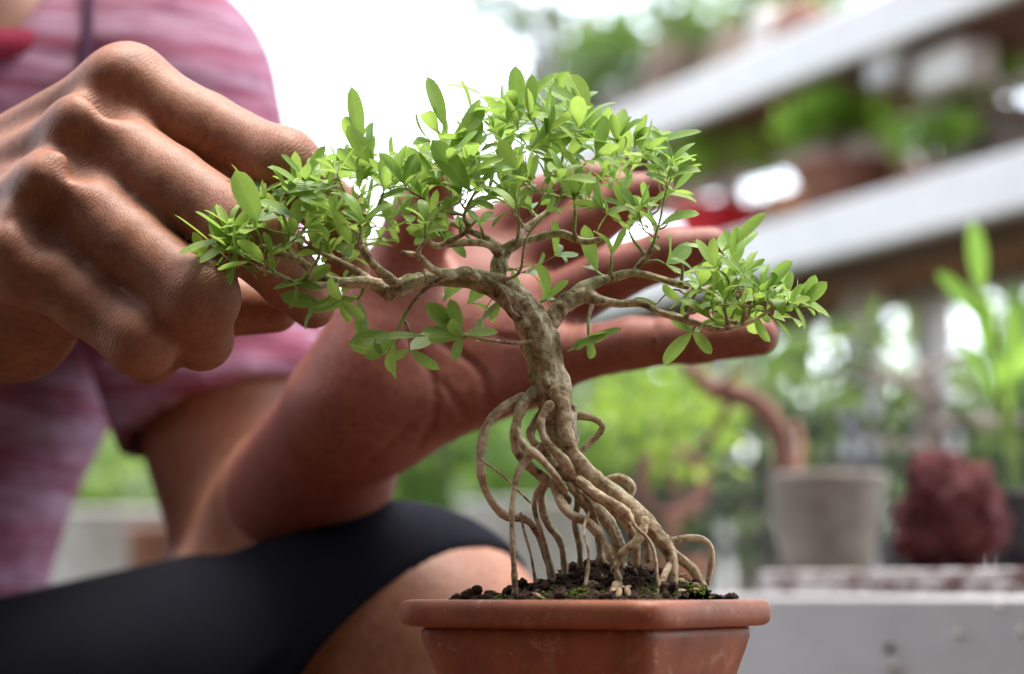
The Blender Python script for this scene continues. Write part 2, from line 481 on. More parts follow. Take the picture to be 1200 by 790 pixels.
M['earth'] = simple('garden_earth', (0.030, 0.026, 0.017), (0.085, 0.07, 0.046), 6, 0.95, 0.1, 0.6, 0.02)
M['grass'] = leaf_material('grass_blade', (0.07, 0.14, 0.03), (0.12, 0.22, 0.04), (0.2, 0.3, 0.08), False, 0.35)
M['wall'] = simple('brown_boards', (0.035, 0.024, 0.018), (0.065, 0.046, 0.034), 9, 0.9)
M['eye'] = simple('eye', (0.6, 0.55, 0.5), (0.7, 0.65, 0.6), 10, 0.2)

# ------------------------------------------------------------------ signed-distance modelling (body and clothes)
class Field:
    def __init__(s, lo, hi, h):
        s.lo = np.asarray(lo, float); s.h = h
        s.n = np.ceil((np.asarray(hi, float) - s.lo) / h).astype(int) + 1
        s.g = np.full(s.n, 0.2, dtype=np.float32)
    def sub(s, lo, hi):
        a = np.clip(np.floor((lo - s.lo) / s.h).astype(int), 0, s.n); b = np.clip(np.ceil((hi - s.lo) / s.h).astype(int) + 1, 0, s.n)
        if np.any(b <= a): return None, None
        ax = [(s.lo[i] + s.h * np.arange(a[i], b[i])).astype(np.float32) for i in range(3)]
        return (slice(a[0], b[0]), slice(a[1], b[1]), slice(a[2], b[2])), np.meshgrid(*ax, indexing='ij', sparse=True)
    def smin(s, sl, d, k):
        g = s.g[sl]
        hh = np.maximum(k - np.abs(g - d), 0) / k
        s.g[sl] = np.minimum(g, d) - hh * hh * (k * 0.25)
    def smax(s, sl, d, k):
        g = s.g[sl]
        hh = np.maximum(k - np.abs(g - d), 0) / k
        s.g[sl] = np.maximum(g, d) + hh * hh * (k * 0.25)
    def cone(s, a, b, ra, rb, k=0.004, flat=None, cut=False):
        """tapered capsule; flat=(unit axis, factor) squeezes it along one axis"""
        a = np.asarray(a, float); b = np.asarray(b, float)
        pad = max(ra, rb) * (1.6 if flat else 1.0) + k + 2.5 * s.h
        sl, X = s.sub(np.minimum(a, b) - pad, np.maximum(a, b) + pad)
        if sl is None: return
        ba = b - a; L2 = float(ba @ ba) + 1e-12
        dx = [X[i] - np.float32(a[i]) for i in range(3)]
        t = np.clip((dx[0] * ba[0] + dx[1] * ba[1] + dx[2] * ba[2]) / L2, 0, 1)
        q = [dx[i] - t * ba[i] for i in range(3)]
        if flat:
            n, f = flat
            dn = q[0] * n[0] + q[1] * n[1] + q[2] * n[2]
            d = np.sqrt(q[0] ** 2 + q[1] ** 2 + q[2] ** 2 + dn ** 2 * (1 / f ** 2 - 1)) - (ra + t * (rb - ra))
        else:
            d = np.sqrt(q[0] ** 2 + q[1] ** 2 + q[2] ** 2) - (ra + t * (rb - ra))
        if cut: s.smax(sl, -d, k)
        else: s.smin(sl, d, k)
    def ball(s, c, r, k=0.004, axes=None, cut=False):
        c = np.asarray(c, float); r = np.asarray((r, r, r) if np.ndim(r) == 0 else r, float)
        pad = r.max() + k + 2.5 * s.h
        sl, X = s.sub(c - pad, c + pad)
        if sl is None: return
        A = np.eye(3) if axes is None else np.asarray(axes, float)
        dx = [X[i] - np.float32(c[i]) for i in range(3)]
        l = [(dx[0] * A[0, j] + dx[1] * A[1, j] + dx[2] * A[2, j]) for j in range(3)]
        k0 = np.sqrt(sum((l[j] / r[j]) ** 2 for j in range(3))); k1 = np.sqrt(sum((l[j] / r[j] ** 2) ** 2 for j in range(3))) + 1e-9
        d = k0 * (k0 - 1) / k1
        if cut: s.smax(sl, -d, k)
        else: s.smin(sl, d, k)
    def plane(s, c, n, k=0.002):
        """keep the side the normal points away from"""
        sl, X = s.sub(s.lo, s.lo + s.n * s.h)
        d = sum((X[i] - np.float32(c[i])) * np.float32(n[i]) for i in range(3))
        s.smax(sl, d, k)
    def mesh(s):
        g = s.g; g[0] = g[-1] = 0.1; g[:, 0] = g[:, -1] = 0.1; g[:, :, 0] = g[:, :, -1] = 0.1
        ins = g < 0
        c = np.zeros(np.array(g.shape) - 1, dtype=np.int8)
        for i in (0, 1):
            for j in (0, 1):
                for k in (0, 1):
                    c += ins[i:g.shape[0] - 1 + i, j:g.shape[1] - 1 + j, k:g.shape[2] - 1 + k]
        act = np.argwhere((c > 0) & (c < 8))
        vid = np.full(c.shape, -1, dtype=np.int64)
        vid[act[:, 0], act[:, 1], act[:, 2]] = np.arange(len(act))
        acc = np.zeros((len(act), 3)); cnt = np.zeros(len(act))
        corners = [(i, j, k) for i in (0, 1) for j in (0, 1) for k in (0, 1)]
        for a in corners:
            for ax in range(3):
                if a[ax]: continue
                b = list(a); b[ax] = 1
                ga = g[act[:, 0] + a[0], act[:, 1] + a[1], act[:, 2] + a[2]]; gb = g[act[:, 0] + b[0], act[:, 1] + b[1], act[:, 2] + b[2]]
                m = (ga < 0) != (gb < 0)
                t = np.where(m, ga / np.where(m, ga - gb, 1), 0)
                p = np.array(a, float)[None, :] + t[:, None] * (np.array(b) - np.array(a))[None, :]
                acc[m] += p[m]; cnt[m] += 1
        V = s.lo + s.h * (act + acc / cnt[:, None])
        Fs = []
        for ax in range(3):
            sl0 = [slice(None)] * 3; sl1 = [slice(None)] * 3
            sl0[ax] = slice(0, -1); sl1[ax] = slice(1, None)
            e = np.argwhere(ins[tuple(sl0)] != ins[tuple(sl1)])
            o1, o2 = (ax + 1) % 3, (ax + 2) % 3
            ok = (e[:, o1] > 0) & (e[:, o2] > 0); e = e[ok]
            q = []
            for d1, d2 in ((-1, -1), (0, -1), (0, 0), (-1, 0)):
                f = e.copy(); f[:, o1] += d1; f[:, o2] += d2
                q.append(vid[f[:, 0], f[:, 1], f[:, 2]])
            q = np.stack(q, 1)
            flip = ~ins[e[:, 0], e[:, 1], e[:, 2]]
            q[flip] = q[flip][:, ::-1]
            Fs.append(q)
        F = np.vstack(Fs)
        # light relaxation
        for _ in range(2):
            S = np.zeros_like(V); C = np.zeros(len(V))
            for i in range(4):
                a, b = F[:, i], F[:, (i + 1) % 4]
                np.add.at(S, a, V[b]); np.add.at(C, a, 1)
            V = V * 0.5 + 0.5 * S / np.maximum(C, 1)[:, None]
        return V, F

# ================================================================== ground and setting
def ground():
    n = 60
    V, F = [], []
    for i in range(n + 1):
        for j in range(n + 1):
            x = math.copysign(abs(i / n * 2 - 1) ** 2.2 * 400, i - n / 2); y = math.copysign(abs(j / n * 2 - 1) ** 2.2 * 400, j - n / 2)
            V.append((x, y, 0.03 * mnoise.noise(Vector((x * 0.4, y * 0.4, 0))) - 0.03))
    for i in range(n):
        for j in range(n):
            a = i * (n + 1) + j
            F.append((a, a + n + 1, a + n + 2, a + 1))
    tag(mk('ground', V, F, M['earth']), kind='structure')
ground()

def leaf_cloud(centres, n, size, seed, ratio=2.4, droop=0.5, fill=0.35):
    """leaf-sized folded blades spread through lumpy clumps: centres = [(centre, (rx, ry, rz)), ...]"""
    r = np.random.default_rng(seed)
    w = np.array([np.prod(c[1]) ** (2 / 3) for c in centres]); w /= w.sum()
    pick = r.choice(len(centres), n, p=w)
    C = np.array([c[0] for c in centres])[pick]; Rr = np.array([c[1] for c in centres])[pick]
    d = r.normal(size=(n, 3)); d /= np.linalg.norm(d, axis=1)[:, None]
    rad = np.where(r.random(n) < fill, r.random(n) ** 0.5, 0.80 + 0.25 * r.random(n))
    p = C + d * Rr * rad[:, None]
    ax = d * 0.7 + r.normal(size=(n, 3)) * 0.6; ax[:, 2] += 0.25 - droop * r.random(n); ax /= np.linalg.norm(ax, axis=1)[:, None]
    side = np.cross(ax, r.normal(size=(n, 3))); side /= np.linalg.norm(side, axis=1)[:, None]
    nr = np.cross(side, ax)
    L = size * (0.6 + 0.8 * r.random(n)); W = L / ratio
    V = np.empty((n, 8, 3)); uv = np.empty((n, 8, 2))
    rows = [(0.0, 0.05, 0), (0.4, 0.5, 0.04), (0.75, 0.36, 0.0), (1.0, 0.03, -0.12)]
    for i, (t, ww, h) in enumerate(rows):
        for k, s in enumerate((-1, 1)):
            V[:, i * 2 + k] = p + ax * (L * t)[:, None] + side * (W * ww * s)[:, None] + nr * (L * h)[:, None]
            uv[:, i * 2 + k] = (0.5 + 0.5 * s * ww * 2, t)
    base = (np.arange(n) * 8)[:, None]
    F = np.vstack([base + np.array([[i * 2, i * 2 + 1, i * 2 + 3, i * 2 + 2]]) for i in range(3)])
    return V.reshape(-1, 3), F, uv.reshape(-1, 2)

def foliage(name, centres, n, size, seed, m, parent=None, **kw):
    V, F, uv = leaf_cloud(centres, n, size, seed, **kw)
    return mk(name, V, F, m, parent, True, uv)

# ================================================================== the bonsai in the middle
TREE = thing('bonsai_tree', P(690, 690, 0.652), 'small green-leaved bonsai with exposed twisted roots growing from the terracotta pot', 'bonsai')
SP = 0.00024238          # metres per photo pixel at the tree (Y = 0.652)
def T(x, y, d=0.0):      # d millimetres behind the trunk plane
    return P(x, y, 0.652 + d * 0.001)
def poly(lst): return [T(*q) for q in lst]

trunk_pts = [(664, 520, 4), (656, 490, 1), (648, 460, 0), (640, 436, 0), (634, 405, -1), (622, 374, -2), (604, 350, -1), (580, 334, 0), (553, 327, 0), (520, 325, 0), (497, 327, -1)]
V, F = tube(poly(trunk_pts), [15 * SP, 20 * SP, 23 * SP, 21 * SP, 21.5 * SP, 20 * SP, 17 * SP, 14.5 * SP, 12 * SP, 11 * SP, 10.5 * SP], 54, 0.0004, 0.16, 0.22, 3, 260)
trunk = mk('trunk', V, F, M['bark'], TREE)
# knots and burrs of the trunk
for (x, y, d, r, sd) in ((634, 462, -1, 12, 1), (660, 470, -1, 10, 2), (648, 395, -2, 8, 3), (629, 440, -2, 8, 4), (600, 352, -3, 7, 5), (668, 478, 0, 7, 6)):
    V, F = blob(T(x, y, d), r * SP, 3, 0.35, 1.6, sd)
    tag(mk('burr', V, F, M['bark'], trunk))

ROOTS = [  # (points, radii in px)
    ([(640, 462, -2), (612, 468, -4), (585, 482, -6), (568, 505, -7), (563, 545, -8), (572, 580, -8), (592, 604, -6), (616, 609, -2), (632, 626, 2), (641, 652, 4), (648, 684, 6)], [8, 9, 7, 6.5, 7, 6.5, 7, 6, 6, 6, 6]),
    ([(640, 520, -8), (622, 534, -11), (606, 557, -13), (600, 598, -14), (601, 640, -14), (604, 704, -13)], [6, 6, 5, 4.5, 4.8, 5.2]),
    ([(634, 455, -2), (612, 476, -6), (604, 505, -8), (607, 530, -8), (626, 552, -7), (650, 570, -6), (668, 590, -4)], [13, 11, 9.5, 9, 9, 8.5, 8]),
    ([(652, 450, -6), (660, 480, -8), (662, 505, -9), (674, 533, -10), (697, 560, -10), (724, 580, -11), (747, 600, -12), (768, 624, -13), (785, 650, -14), (788, 678, -14), (785, 708, -14)], [15, 12, 12, 12.5, 13, 14, 13.5, 13, 11, 9, 10]),
    ([(640, 478, 0), (622, 508, -4), (637, 530, -6), (655, 553, -8), (678, 566, -8), (705, 585, -10), (728, 604, -14), (744, 630, -15), (746, 664, -15)], [9, 7, 7, 7.5, 8, 8.5, 9, 8, 7]),
    ([(648, 560, -9), (654, 582, -11), (667, 602, -13), (688, 612, -14), (707, 633, -16), (717, 656, -17), (726, 682, -17)], [7, 7, 6.5, 7, 7, 6, 6]),
    ([(668, 552, -4), (678, 580, -5), (674, 612, -5), (679, 640, -3), (680, 672, -2)], [6, 5.5, 5, 4.6, 5]),
    ([(672, 570, 2), (686, 584, 2), (705, 602, 2), (720, 625, 1), (727, 646, 0), (730, 680, 0)], [8, 9, 9, 9, 8, 8]),
    ([(664, 494, 6), (676, 488, 7), (694, 490, 7), (706, 499, 6), (700, 511, 6), (688, 522, 6), (679, 534, 5)], [6, 6, 5.5, 5.5, 5, 4.6, 4]),
    ([(704, 572, 2), (716, 561, 3), (730, 562, 3), (740, 572, 3), (735, 584, 3)], [6, 7, 7.5, 7, 6]),
    ([(770, 632, -6), (784, 634, -5), (800, 631, -4), (818, 631, -4), (831, 638, -4), (834, 656, -4), (829, 686, -4)], [5, 5, 5, 4.6, 4.4, 4.6, 5]),
    ([(757, 606, -15), (753, 622, -17), (744, 636, -18), (730, 648, -18), (718, 672, -18)], [7, 7, 6.5, 6.5, 6]),
    ([(640, 560, -4), (628, 580, -4), (627, 600, -5), (636, 630, -6), (646, 668, -6), (650, 690, -6)], [4.5, 4, 3.6, 3.6, 4, 4.4]),
    ([(645, 560, -3), (634, 582, -2), (641, 612, -1), (656, 634, 0), (661, 660, 0), (662, 690, 0)], [6, 5.5, 5.5, 5.5, 5, 5]),
    ([(780, 640, -8), (795, 653, -6), (812, 668, -5), (826, 690, -5)], [8, 7.5, 7, 7]),
    ([(655, 470, 4), (640, 500, 6), (648, 530, 6), (664, 556, 5), (690, 578, 3)], [12, 10, 9, 9, 8]),
    ([(648, 470, -8), (634, 495, -10), (642, 520, -11), (662, 540, -11), (676, 562, -10)], [8, 6.5, 6, 6.5, 7]),
    ([(606, 500, -9), (614, 522, -12), (634, 538, -13), (654, 562, -12), (664, 578, -11)], [6, 6, 6, 6, 6]),
    ([(676, 560, -14), (700, 580, -17), (724, 594, -18), (742, 610, -18)], [6, 6.5, 7, 7]),
    ([(664, 566, -10), (690, 596, -8), (700, 622, -6), (704, 650, -4), (706, 682, -4)], [7, 6.5, 6, 6, 6]),
    ([(786, 660, -14), (778, 676, -18), (770, 704, -20)], [6, 5.5, 5]),
    ([(658, 500, 4), (668, 540, 3), (690, 562, -2), (716, 586, -8), (740, 606, -10), (756, 628, -10), (760, 660, -10)], [8, 8, 9, 9, 8, 7, 7]),
    ([(610, 600, -7), (614, 622, -10), (622, 650, -10), (628, 684, -9)], [2, 2.2, 2, 2.4]),
    ([(690, 600, -15), (684, 622, -18), (690, 650, -19), (686, 688, -20)], [2.4, 2.2, 2.6, 2.4]),
    ([(736, 596, -18), (744, 616, -21), (764, 640, -21), (772, 690, -21)], [2.6, 2.6, 2.4, 2.8]),
]
for i, (pl, rr) in enumerate(ROOTS):
    V, F = tube(poly(pl), [r * SP * (.68 if max(rr) > 11 else .78) for r in rr], 22, 0.0005, 0.15, 0.20, 11 + i, 260, knot=0.16, rounded=True)
    mk('root', V, F, M['root'], TREE)
V, F = tube(poly([(563, 538, -10), (590, 558, -14), (622, 590, -12)]), [1.6 * SP, 1.4 * SP, 1.2 * SP], 8, 0.001)
mk('rootlet', V, F, M['root'], TREE)

# ---- limbs: (points, radii px)
LIMBS = [
    ([(500, 327, -1), (478, 333, -3), (458, 341, -4), (446, 336, -4), (425, 331, -5), (395, 330, -7), (372, 322, -8), (352, 306, -9), (330, 297, -10), (304, 288, -11)], [13, 14, 15, 12, 9, 8, 7.5, 6, 5, 3.6]),
    ([(636, 392, 0), (648, 372, 1), (662, 356, 2), (684, 347, 3), (702, 352, 2), (726, 356, 1), (752, 356, 0), (772, 366, -2), (800, 374, -3), (832, 384, -5), (852, 386, -6), (878, 378, -6), (902, 364, -6)], [16, 17, 17, 15, 10, 8, 7, 6.5, 6, 6, 5, 3.6, 2.8]),
    ([(668, 352, 4), (690, 334, 6), (716, 326, 8), (742, 320, 9), (768, 325, 10), (790, 332, 10), (812, 338, 8)], [12, 9, 7, 6, 5.6, 5, 4]),
    ([(584, 334, 2), (584, 314, 4), (590, 296, 6), (608, 284, 7), (632, 278, 8), (658, 274, 8), (684, 283, 8), (706, 280, 8)], [12, 12, 11, 7, 6, 6, 5, 4]),
    ([(560, 327, -3), (546, 318, -8), (528, 322, -12), (508, 316, -16), (490, 300, -18), (470, 296, -20)], [8, 7, 6, 6, 5, 4]),
    ([(470, 336, -4), (456, 326, -10), (440, 312, -14), (424, 290, -16), (420, 266, -17)], [8, 7, 6, 5, 4]),
    ([(588, 300, 5), (574, 288, 0), (552, 284, -4), (530, 286, -6), (510, 288, -8), (496, 276, -9)], [8, 7, 6, 5, 4.5, 4]),
    ([(600, 290, 7), (616, 268, 14), (640, 250, 18), (656, 232, 20)], [6, 5, 4.5, 3.6]),
    ([(590, 296, 6), (570, 280, 14), (544, 268, 20), (520, 256, 22), (500, 240, 24)], [7, 6, 5, 4.5, 3.5]),
    ([(440, 334, -4), (420, 320, 2), (396, 306, 6), (376, 296, 8), (350, 276, 10)], [7, 6, 5, 4, 3]),
    ([(742, 320, 9), (756, 300, 12), (770, 278, 12)], [4.5, 4, 3]),
    ([(398, 331, -6), (380, 334, -10), (352, 334, -14), (330, 326, -16)], [5, 4.5, 4, 3]),
    ([(612, 372, -4), (600, 366, -8), (592, 346, -10), (580, 330, -10)], [5, 4, 3.5, 3]),
    ([(630, 398, -4), (604, 402, -10), (570, 398, -14), (540, 392, -15)], [3.5, 3, 2.6, 2.2]),
]
branch_objs, seedpts = [], []
for i, (pl, rr) in enumerate(LIMBS):
    pts = poly(pl)
    V, F = tube(pts, [r * SP * (.78, .66)[i == 1] for r in rr], 20, 0.0006, 0.16, 0.18, 40 + i, 240, knot=0.12, rounded=True)
    branch_objs.append(mk('branch', V, F, M['bark'] if i < 7 else M['twig'], TREE))
    C, par = catmull(pts, 0.0025)
    R = np.interp(par, np.linspace(0, 1, len(rr)), rr) * SP
    for c, r, q in zip(C, R, par):
        if q > (0.25 if i in (0, 1) else 0.1): seedpts.append((c, r, i))

# ---- leaves
class Leaves:
    def __init__(s): s.V = []; s.F = []; s.UV = []; s.n = 0
    def add(s, base, d, nrm, L, W, droop=0.25, fold=0.25, twist=0.0):
        d = d / np.linalg.norm(d); sd = np.cross(d, nrm); ln = np.linalg.norm(sd)
        if ln < 1e-4: sd = np.cross(d, [1, 0, 0.3]); ln = np.linalg.norm(sd)
        sd /= ln; up = np.cross(sd, d)
        rows, cols = 10, (-1, -0.55, 0, 0.55, 1)
        pos = np.array(base, float); ang = 0.12
        step = L / rows
        for i in range(rows + 1):
            t = i / rows
            if t < 0.10: w = 0.09 + 0.4 * t
            else:
                u = (t - 0.06) / 0.94
                w = min(1.0, (u ** 0.72) * (max(0.0, 1 - u) ** 0.55) / 0.535)
            w = max(w, 0.03)
            a = ang - droop * 1.5 * t
            fw = d * math.cos(a) + up * math.sin(a); nu = -d * math.sin(a) + up * math.cos(a)
            tw = twist * t
            s2 = sd * math.cos(tw) + nu * math.sin(tw); n2 = -sd * math.sin(tw) + nu * math.cos(tw)
            for c in cols:
                s.V.append(pos + s2 * (c * w * W * 0.5) + n2 * (fold * abs(c) ** 1.3 * w * W * 0.5)); s.UV.append((0.5 + 0.5 * c, t))
            pos = pos + fw * step
        nc = len(cols)
        for i in range(rows):
            for k in range(nc - 1):
                a = s.n + i * nc + k
                s.F.append((a, a + 1, a + nc + 1, a + nc))
        s.n += (rows + 1) * nc

leafsets = [Leaves() for _ in LIMBS]
twigmb = [MB() for _ in LIMBS]
shootmb = [MB() for _ in LIMBS]
rnd = random.Random(21)
def rv(s=1.0): return np.array([rnd.gauss(0, s), rnd.gauss(0, s), rnd.gauss(0, s)])

def leaf_group(ls, p, ax, n, size, spread=0.9, start=0.0):
    """n leaves about the axis ax at p, in crossed pairs"""
    ax = ax / np.linalg.norm(ax)
    u = np.cross(ax, [0.2, 1, 0.1]); u /= np.linalg.norm(u); w = np.cross(ax, u)
    for k in range(n):
        a = start + k * math.pi + (k // 2) * math.pi / 2 + rnd.gauss(0, 0.25)
        out = math.cos(a) * u + math.sin(a) * w
        sp = spread * rnd.uniform(0.75, 1.7)
        d = ax * math.cos(sp) + out * math.sin(sp) + np.array([0, 0, 0.12])
        L = size * rnd.uniform(0.55, 1.30)
        nrm = ax * 0.9 - out * 0.5 + np.array([0, -0.25, 0.55]) + rv(0.25)
        ls.add(p, d, nrm, L, L * rnd.uniform(0.34, 0.50), rnd.choice((rnd.uniform(-0.15, 0.3), rnd.uniform(0.2, 1.0))), rnd.uniform(0.05, 0.45), rnd.gauss(0, 0.3))

TOP = [(222, 292), (245, 262), (262, 248), (290, 222), (335, 200), (385, 190), (430, 186), (470, 176), (505, 152), (550, 134), (600, 124), (650, 122), (690, 130), (720, 140), (752, 165), (790, 172), (812, 186), (818, 222), (826, 290), (850, 300), (880, 310), (920, 336), (958, 352)]
BOT = [(222, 300), (260, 318), (300, 318), (340, 318), (380, 312), (430, 292), (480, 282), (540, 276), (600, 262), (660, 252), (700, 268), (750, 282), (790, 300), (812, 345), (850, 366), (900, 366), (958, 358)]
def interp(tab, x): return float(np.interp(x, [a for a, _ in tab], [b for _, b in tab]))

def make_twig(tip, li=None, nleaf=4, size=0.0105, pts_pool=seedpts, nodes=True):
    """a curved twig from the nearest wood below to tip, leaves at its nodes"""
    best, bc = None, 1e9
    for (c, r, i) in pts_pool:
        if li is not None and i != li: continue
        v = tip - c; dist = np.linalg.norm(v)
        if dist < 0.003: continue
        cost = dist + (0.9 * max(0, 0.5 * dist - v[2])) + rnd.uniform(0, 0.006)
        if cost < bc: bc, best = cost, (c, r, i)
    c, r, i = best
    dist = np.linalg.norm(tip - c)
    sag = np.array([0, 0, -1.0]) * dist * 0.10 if tip[2] > c[2] else np.array([0, 0, 1.0]) * dist * 0.08
    k1 = c + (tip - c) * 0.35 + sag + rv(dist * 0.055); k2 = c + (tip - c) * 0.7 + sag * 0.6 + rv(dist * 0.045)
    r0 = min(r * 0.8, (1.15 + dist * 26) * 2.1 * SP)
    C, par = catmull([c, k1, k2, tip], 0.0025)
    cut = int(len(C) * rnd.uniform(0.58, 0.8)) if dist > 0.012 else int(len(C) * 0.45)
    cut = max(2, min(cut, len(C) - 2)) if len(C) > 4 else len(C)
    V, F = tube([c, k1, k2, tip], [r0, r0 * 0.8, r0 * 0.62, r0 * 0.42], 9, 0.0012, 0.16, 0.12, rnd.uniform(0, 90), 420)
    segs = 9
    C2, _ = catmull([c, k1, k2, tip], 0.0012)
    kc = max(1, int(len(C2) * cut / len(C)))
    twigmb[i].add(V[:(kc + 1) * segs], [f for f in F if len(f) == 4 and max(f) < (kc + 1) * segs])
    Vs = V[kc * segs:]
    shootmb[i].add(Vs, [tuple(q - kc * segs for q in f) for f in F if min(f) >= kc * segs])
    # swollen nodes
    for q in np.arange(0.25, 0.9, 0.0055 / max(dist, 0.006)):
        j = int(q * (len(C) - 1)); rr = r0 * (1 - 0.58 * q)
        Vb, Fb = blob(C[j], rr * 1.45, 1, 0.2, 1, rnd.uniform(0, 9))
        (twigmb if j < cut else shootmb)[i].add(Vb, Fb)
    tang = tip - C[max(0, len(C) - 4)]
    leaf_group(leafsets[i], tip, tang + np.array([0, -0.0004, 0.0008]), nleaf, size, rnd.uniform(0.5, 0.85), rnd.uniform(0, 3.1))
    if nodes:
        for q in (0.84, 0.66, 0.5):
            if rnd.random() < (0.85, 0.42, 0.10)[(0.84, 0.66, 0.5).index(q)] and dist > 0.010:
                j = int(q * (len(C) - 1)); tg = C[min(j + 2, len(C) - 1)] - C[max(j - 2, 0)]
                leaf_group(leafsets[i], C[j], tg, 2, size * rnd.uniform(0.6, 1.0), rnd.uniform(0.8, 1.15), rnd.uniform(0, 3.1))
    for cc, q in zip(C[1:], par[1:]):
        if q < 0.8: pts_pool.append((cc, r0 * (1 - 0.5 * q), i))

# leaf bunches with a place of their own in the photo (pixel of the twig end, mm behind the trunk plane, leaves, size)
FIXED = [(300, 262, -16, 4, .0125), (268, 270, -14, 4, .011), (420, 170, -6, 3, .012), (515, 150, -6, 3, .012), (552, 136, -4, 3, .0125), (604, 126, -8, 4, .0125),
         (640, 118, -2, 4, .012), (684, 140, -10, 5, .0135), (700, 160, -4, 4, .012), (738, 170, 0, 4, .012), (765, 180, 2, 4, .013), (790, 190, -4, 5, .0135), (770, 262, -2, 3, .011),
         (360, 226, -14, 4, .0135), (440, 190, -12, 4, .0125), (470, 200, -16, 4, .012), (545, 185, -18, 3, .015), (560, 212, -20, 3, .0135), (512, 205, -10, 3, .012),
         (640, 150, -14, 4, .012), (660, 160, 8, 4, .0115), (620, 170, -12, 4, .012), (585, 160, 2, 4, .012), (330, 240, -4, 4, .0125), (395, 205, 6, 4, .012),
         (858, 300, -8, 4, .012), (848, 318, -4, 4, .010), (905, 345, -8, 4, .011), (930, 350, -7, 4, .011), (885, 350, -12, 4, .010), (820, 330, -8, 4, .011), (850, 345, -14, 4, .011),
         (280, 290, -18, 4, .011), (254, 284, -10, 3, .012), (310, 300, -20, 4, .010)]
for (x, y, d, n, s) in sorted(FIXED, key=lambda q: abs(q[1] - 300)):
    make_twig(T(x, y + 7, d), None, n, s)
tips = []
tries = 0
while len(tips) < 155 and tries < 6000:
    tries += 1
    x = rnd.uniform(235, 945)
    t, b = interp(TOP, x) + 14, interp(BOT, x)
    if b <= t: continue
    if 765 < x < 838 and rnd.random() < .7: continue
    y = t + (b - t) * rnd.random() ** 1.35
    half = 34 * math.sin(math.pi * min(1, max(0.12, (x - 200) / 780))) ** 0.6
    d = rnd.uniform(-half * 0.9, half)
    q = T(x, y, d)
    if all(np.linalg.norm(q - o) > 0.0064 for o in tips): tips.append(q)
tips.sort(key=lambda q: -(-abs(q[2] - T(600, 300)[2])))
for q in tips:
    make_twig(q, None, rnd.choice((4, 4, 4, 6)), rnd.uniform(0.0080, 0.0112))
# fine bare twigs among the leaves
for k in range(90):
    x = rnd.uniform(280, 930); t_, b_ = interp(TOP, x) + 30, interp(BOT, x)
    if b_ <= t_: continue
    make_twig(T(x, t_ + (b_ - t_) * rnd.uniform(.35, .95), rnd.uniform(-22, 22)), None, rnd.choice((0, 0, 1, 2)), rnd.uniform(.005, .008), nodes=False)
# short sprays hanging below the limbs
HANG = [(398, 352, -12, 0), (376, 356, -6, 0), (420, 350, 2, 0), (462, 396, -8, 4), (480, 410, 4, 4), (455, 412, -2, 4), (536, 388, -13, 13), (544, 396, -15, 13), (520, 352, 8, 4), (548, 356, 10, 4), (690, 396, -6, 1), (640, 352, 6, 12), (600, 316, 10, 3),
        (800, 352, 6, 2), (770, 356, 8, 2), (820, 362, -8, 1), (836, 376, -12, 1), (812, 388, 2, 1), (346, 332, -16, 11), (322, 318, -14, 11), (404, 330, 10, 9), (618, 320, 12, 3), (650, 300, 12, 3), (716, 300, 6, 2), (700, 318, 14, 2), (586, 352, 4, 3), (566, 372, 8, 3), (870, 362, -12, 1), (906, 372, -4, 1), (780, 310, 6, 10)]
for (x, y, d, li) in HANG:
    make_twig(T(x, y, d), li, rnd.choice((3, 4)), rnd.uniform(0.009, 0.012), nodes=False)
# single leaves that stand out
def lone(bx, by, bd, tx, ty, td, w, li, nrm=(0, -1, 0.25), droop=0.15, fold=0.2):
    b, t = T(bx, by, bd), T(tx, ty, td)
    L = np.linalg.norm(t - b)
    leafsets[li].add(b, t - b, np.array(nrm, float), L * 1.04, w * SP, droop, fold)
lone(424, 172, -8, 411, 104, -12, 24, 5, (0.15, -1, 0.1), 0.0)
lone(305, 262, -18, 277, 202, -22, 36, 0, (-0.1, -1, 0.2), 0.1)
lone(522, 152, -6, 500, 93, -8, 26, 6, (0.4, -0.9, 0.2), 0.1)
lone(512, 100, -4, 566, 106, -2, 20, 6, (0, -0.5, 0.9), 0.35)
lone(608, 142, -8, 603, 80, -10, 26, 3, (0.1, -1, 0.15), 0.05)
lone(612, 120, -6, 656, 84, -4, 18, 3, (0.3, -0.7, 0.6), 0.3)
lone(552, 225, -26, 508, 166, -28, 34, 6, (-0.3, -0.9, 0.35), 0.2)
lone(525, 175, -18, 566, 132, -14, 24, 6, (0.3, -0.8, 0.5), 0.1)
lone(686, 128, -14, 640, 102, -16, 26, 7, (0.1, -0.8, 0.6), 0.25)
lone(690, 130, -10, 668, 90, -6, 32, 7, (0.1, -1, 0.3), 0.1)
lone(745, 165, -4, 785, 155, -6, 16, 10, (0, -0.6, 0.8), 0.2)
lone(762, 170, -6, 820, 154, -10, 20, 10, (0, -0.7, 0.75), 0.2)
lone(845, 296, -8, 896, 252, -10, 18, 1, (0.4, -0.8, 0.5), 0.05)
lone(900, 340, -6, 975, 362, -8, 20, 1, (0, -0.6, 0.8), 0.4)
lone(262, 280, -14, 212, 298, -16, 20, 0, (0, -0.6, 0.8), 0.15)
lone(272, 284, -16, 236, 308, -20, 20, 0, (0, -0.6, 0.8), 0.15)
lone(278, 290, -14, 268, 332, -18, 16, 0, (-0.5, -0.8, 0.2), 0.3)
lone(402, 222, -16, 320, 216, -22, 26, 0, (0, -0.7, 0.75), 0.45)
lone(345, 255, -20, 306, 238, -12, 20, 0, (0.2, -0.9, 0.4), 0.1)
lone(665, 412, -8, 728, 388, -14, 18, 1, (0, -0.8, 0.6), 0.1)
lone(372, 328, -14, 322, 338, -18, 16, 11, (0, -0.6, 0.8), 0.2)
lone(500, 394, -12, 440, 398, -12, 18, 13, (0, -0.7, 0.7), 0.1)
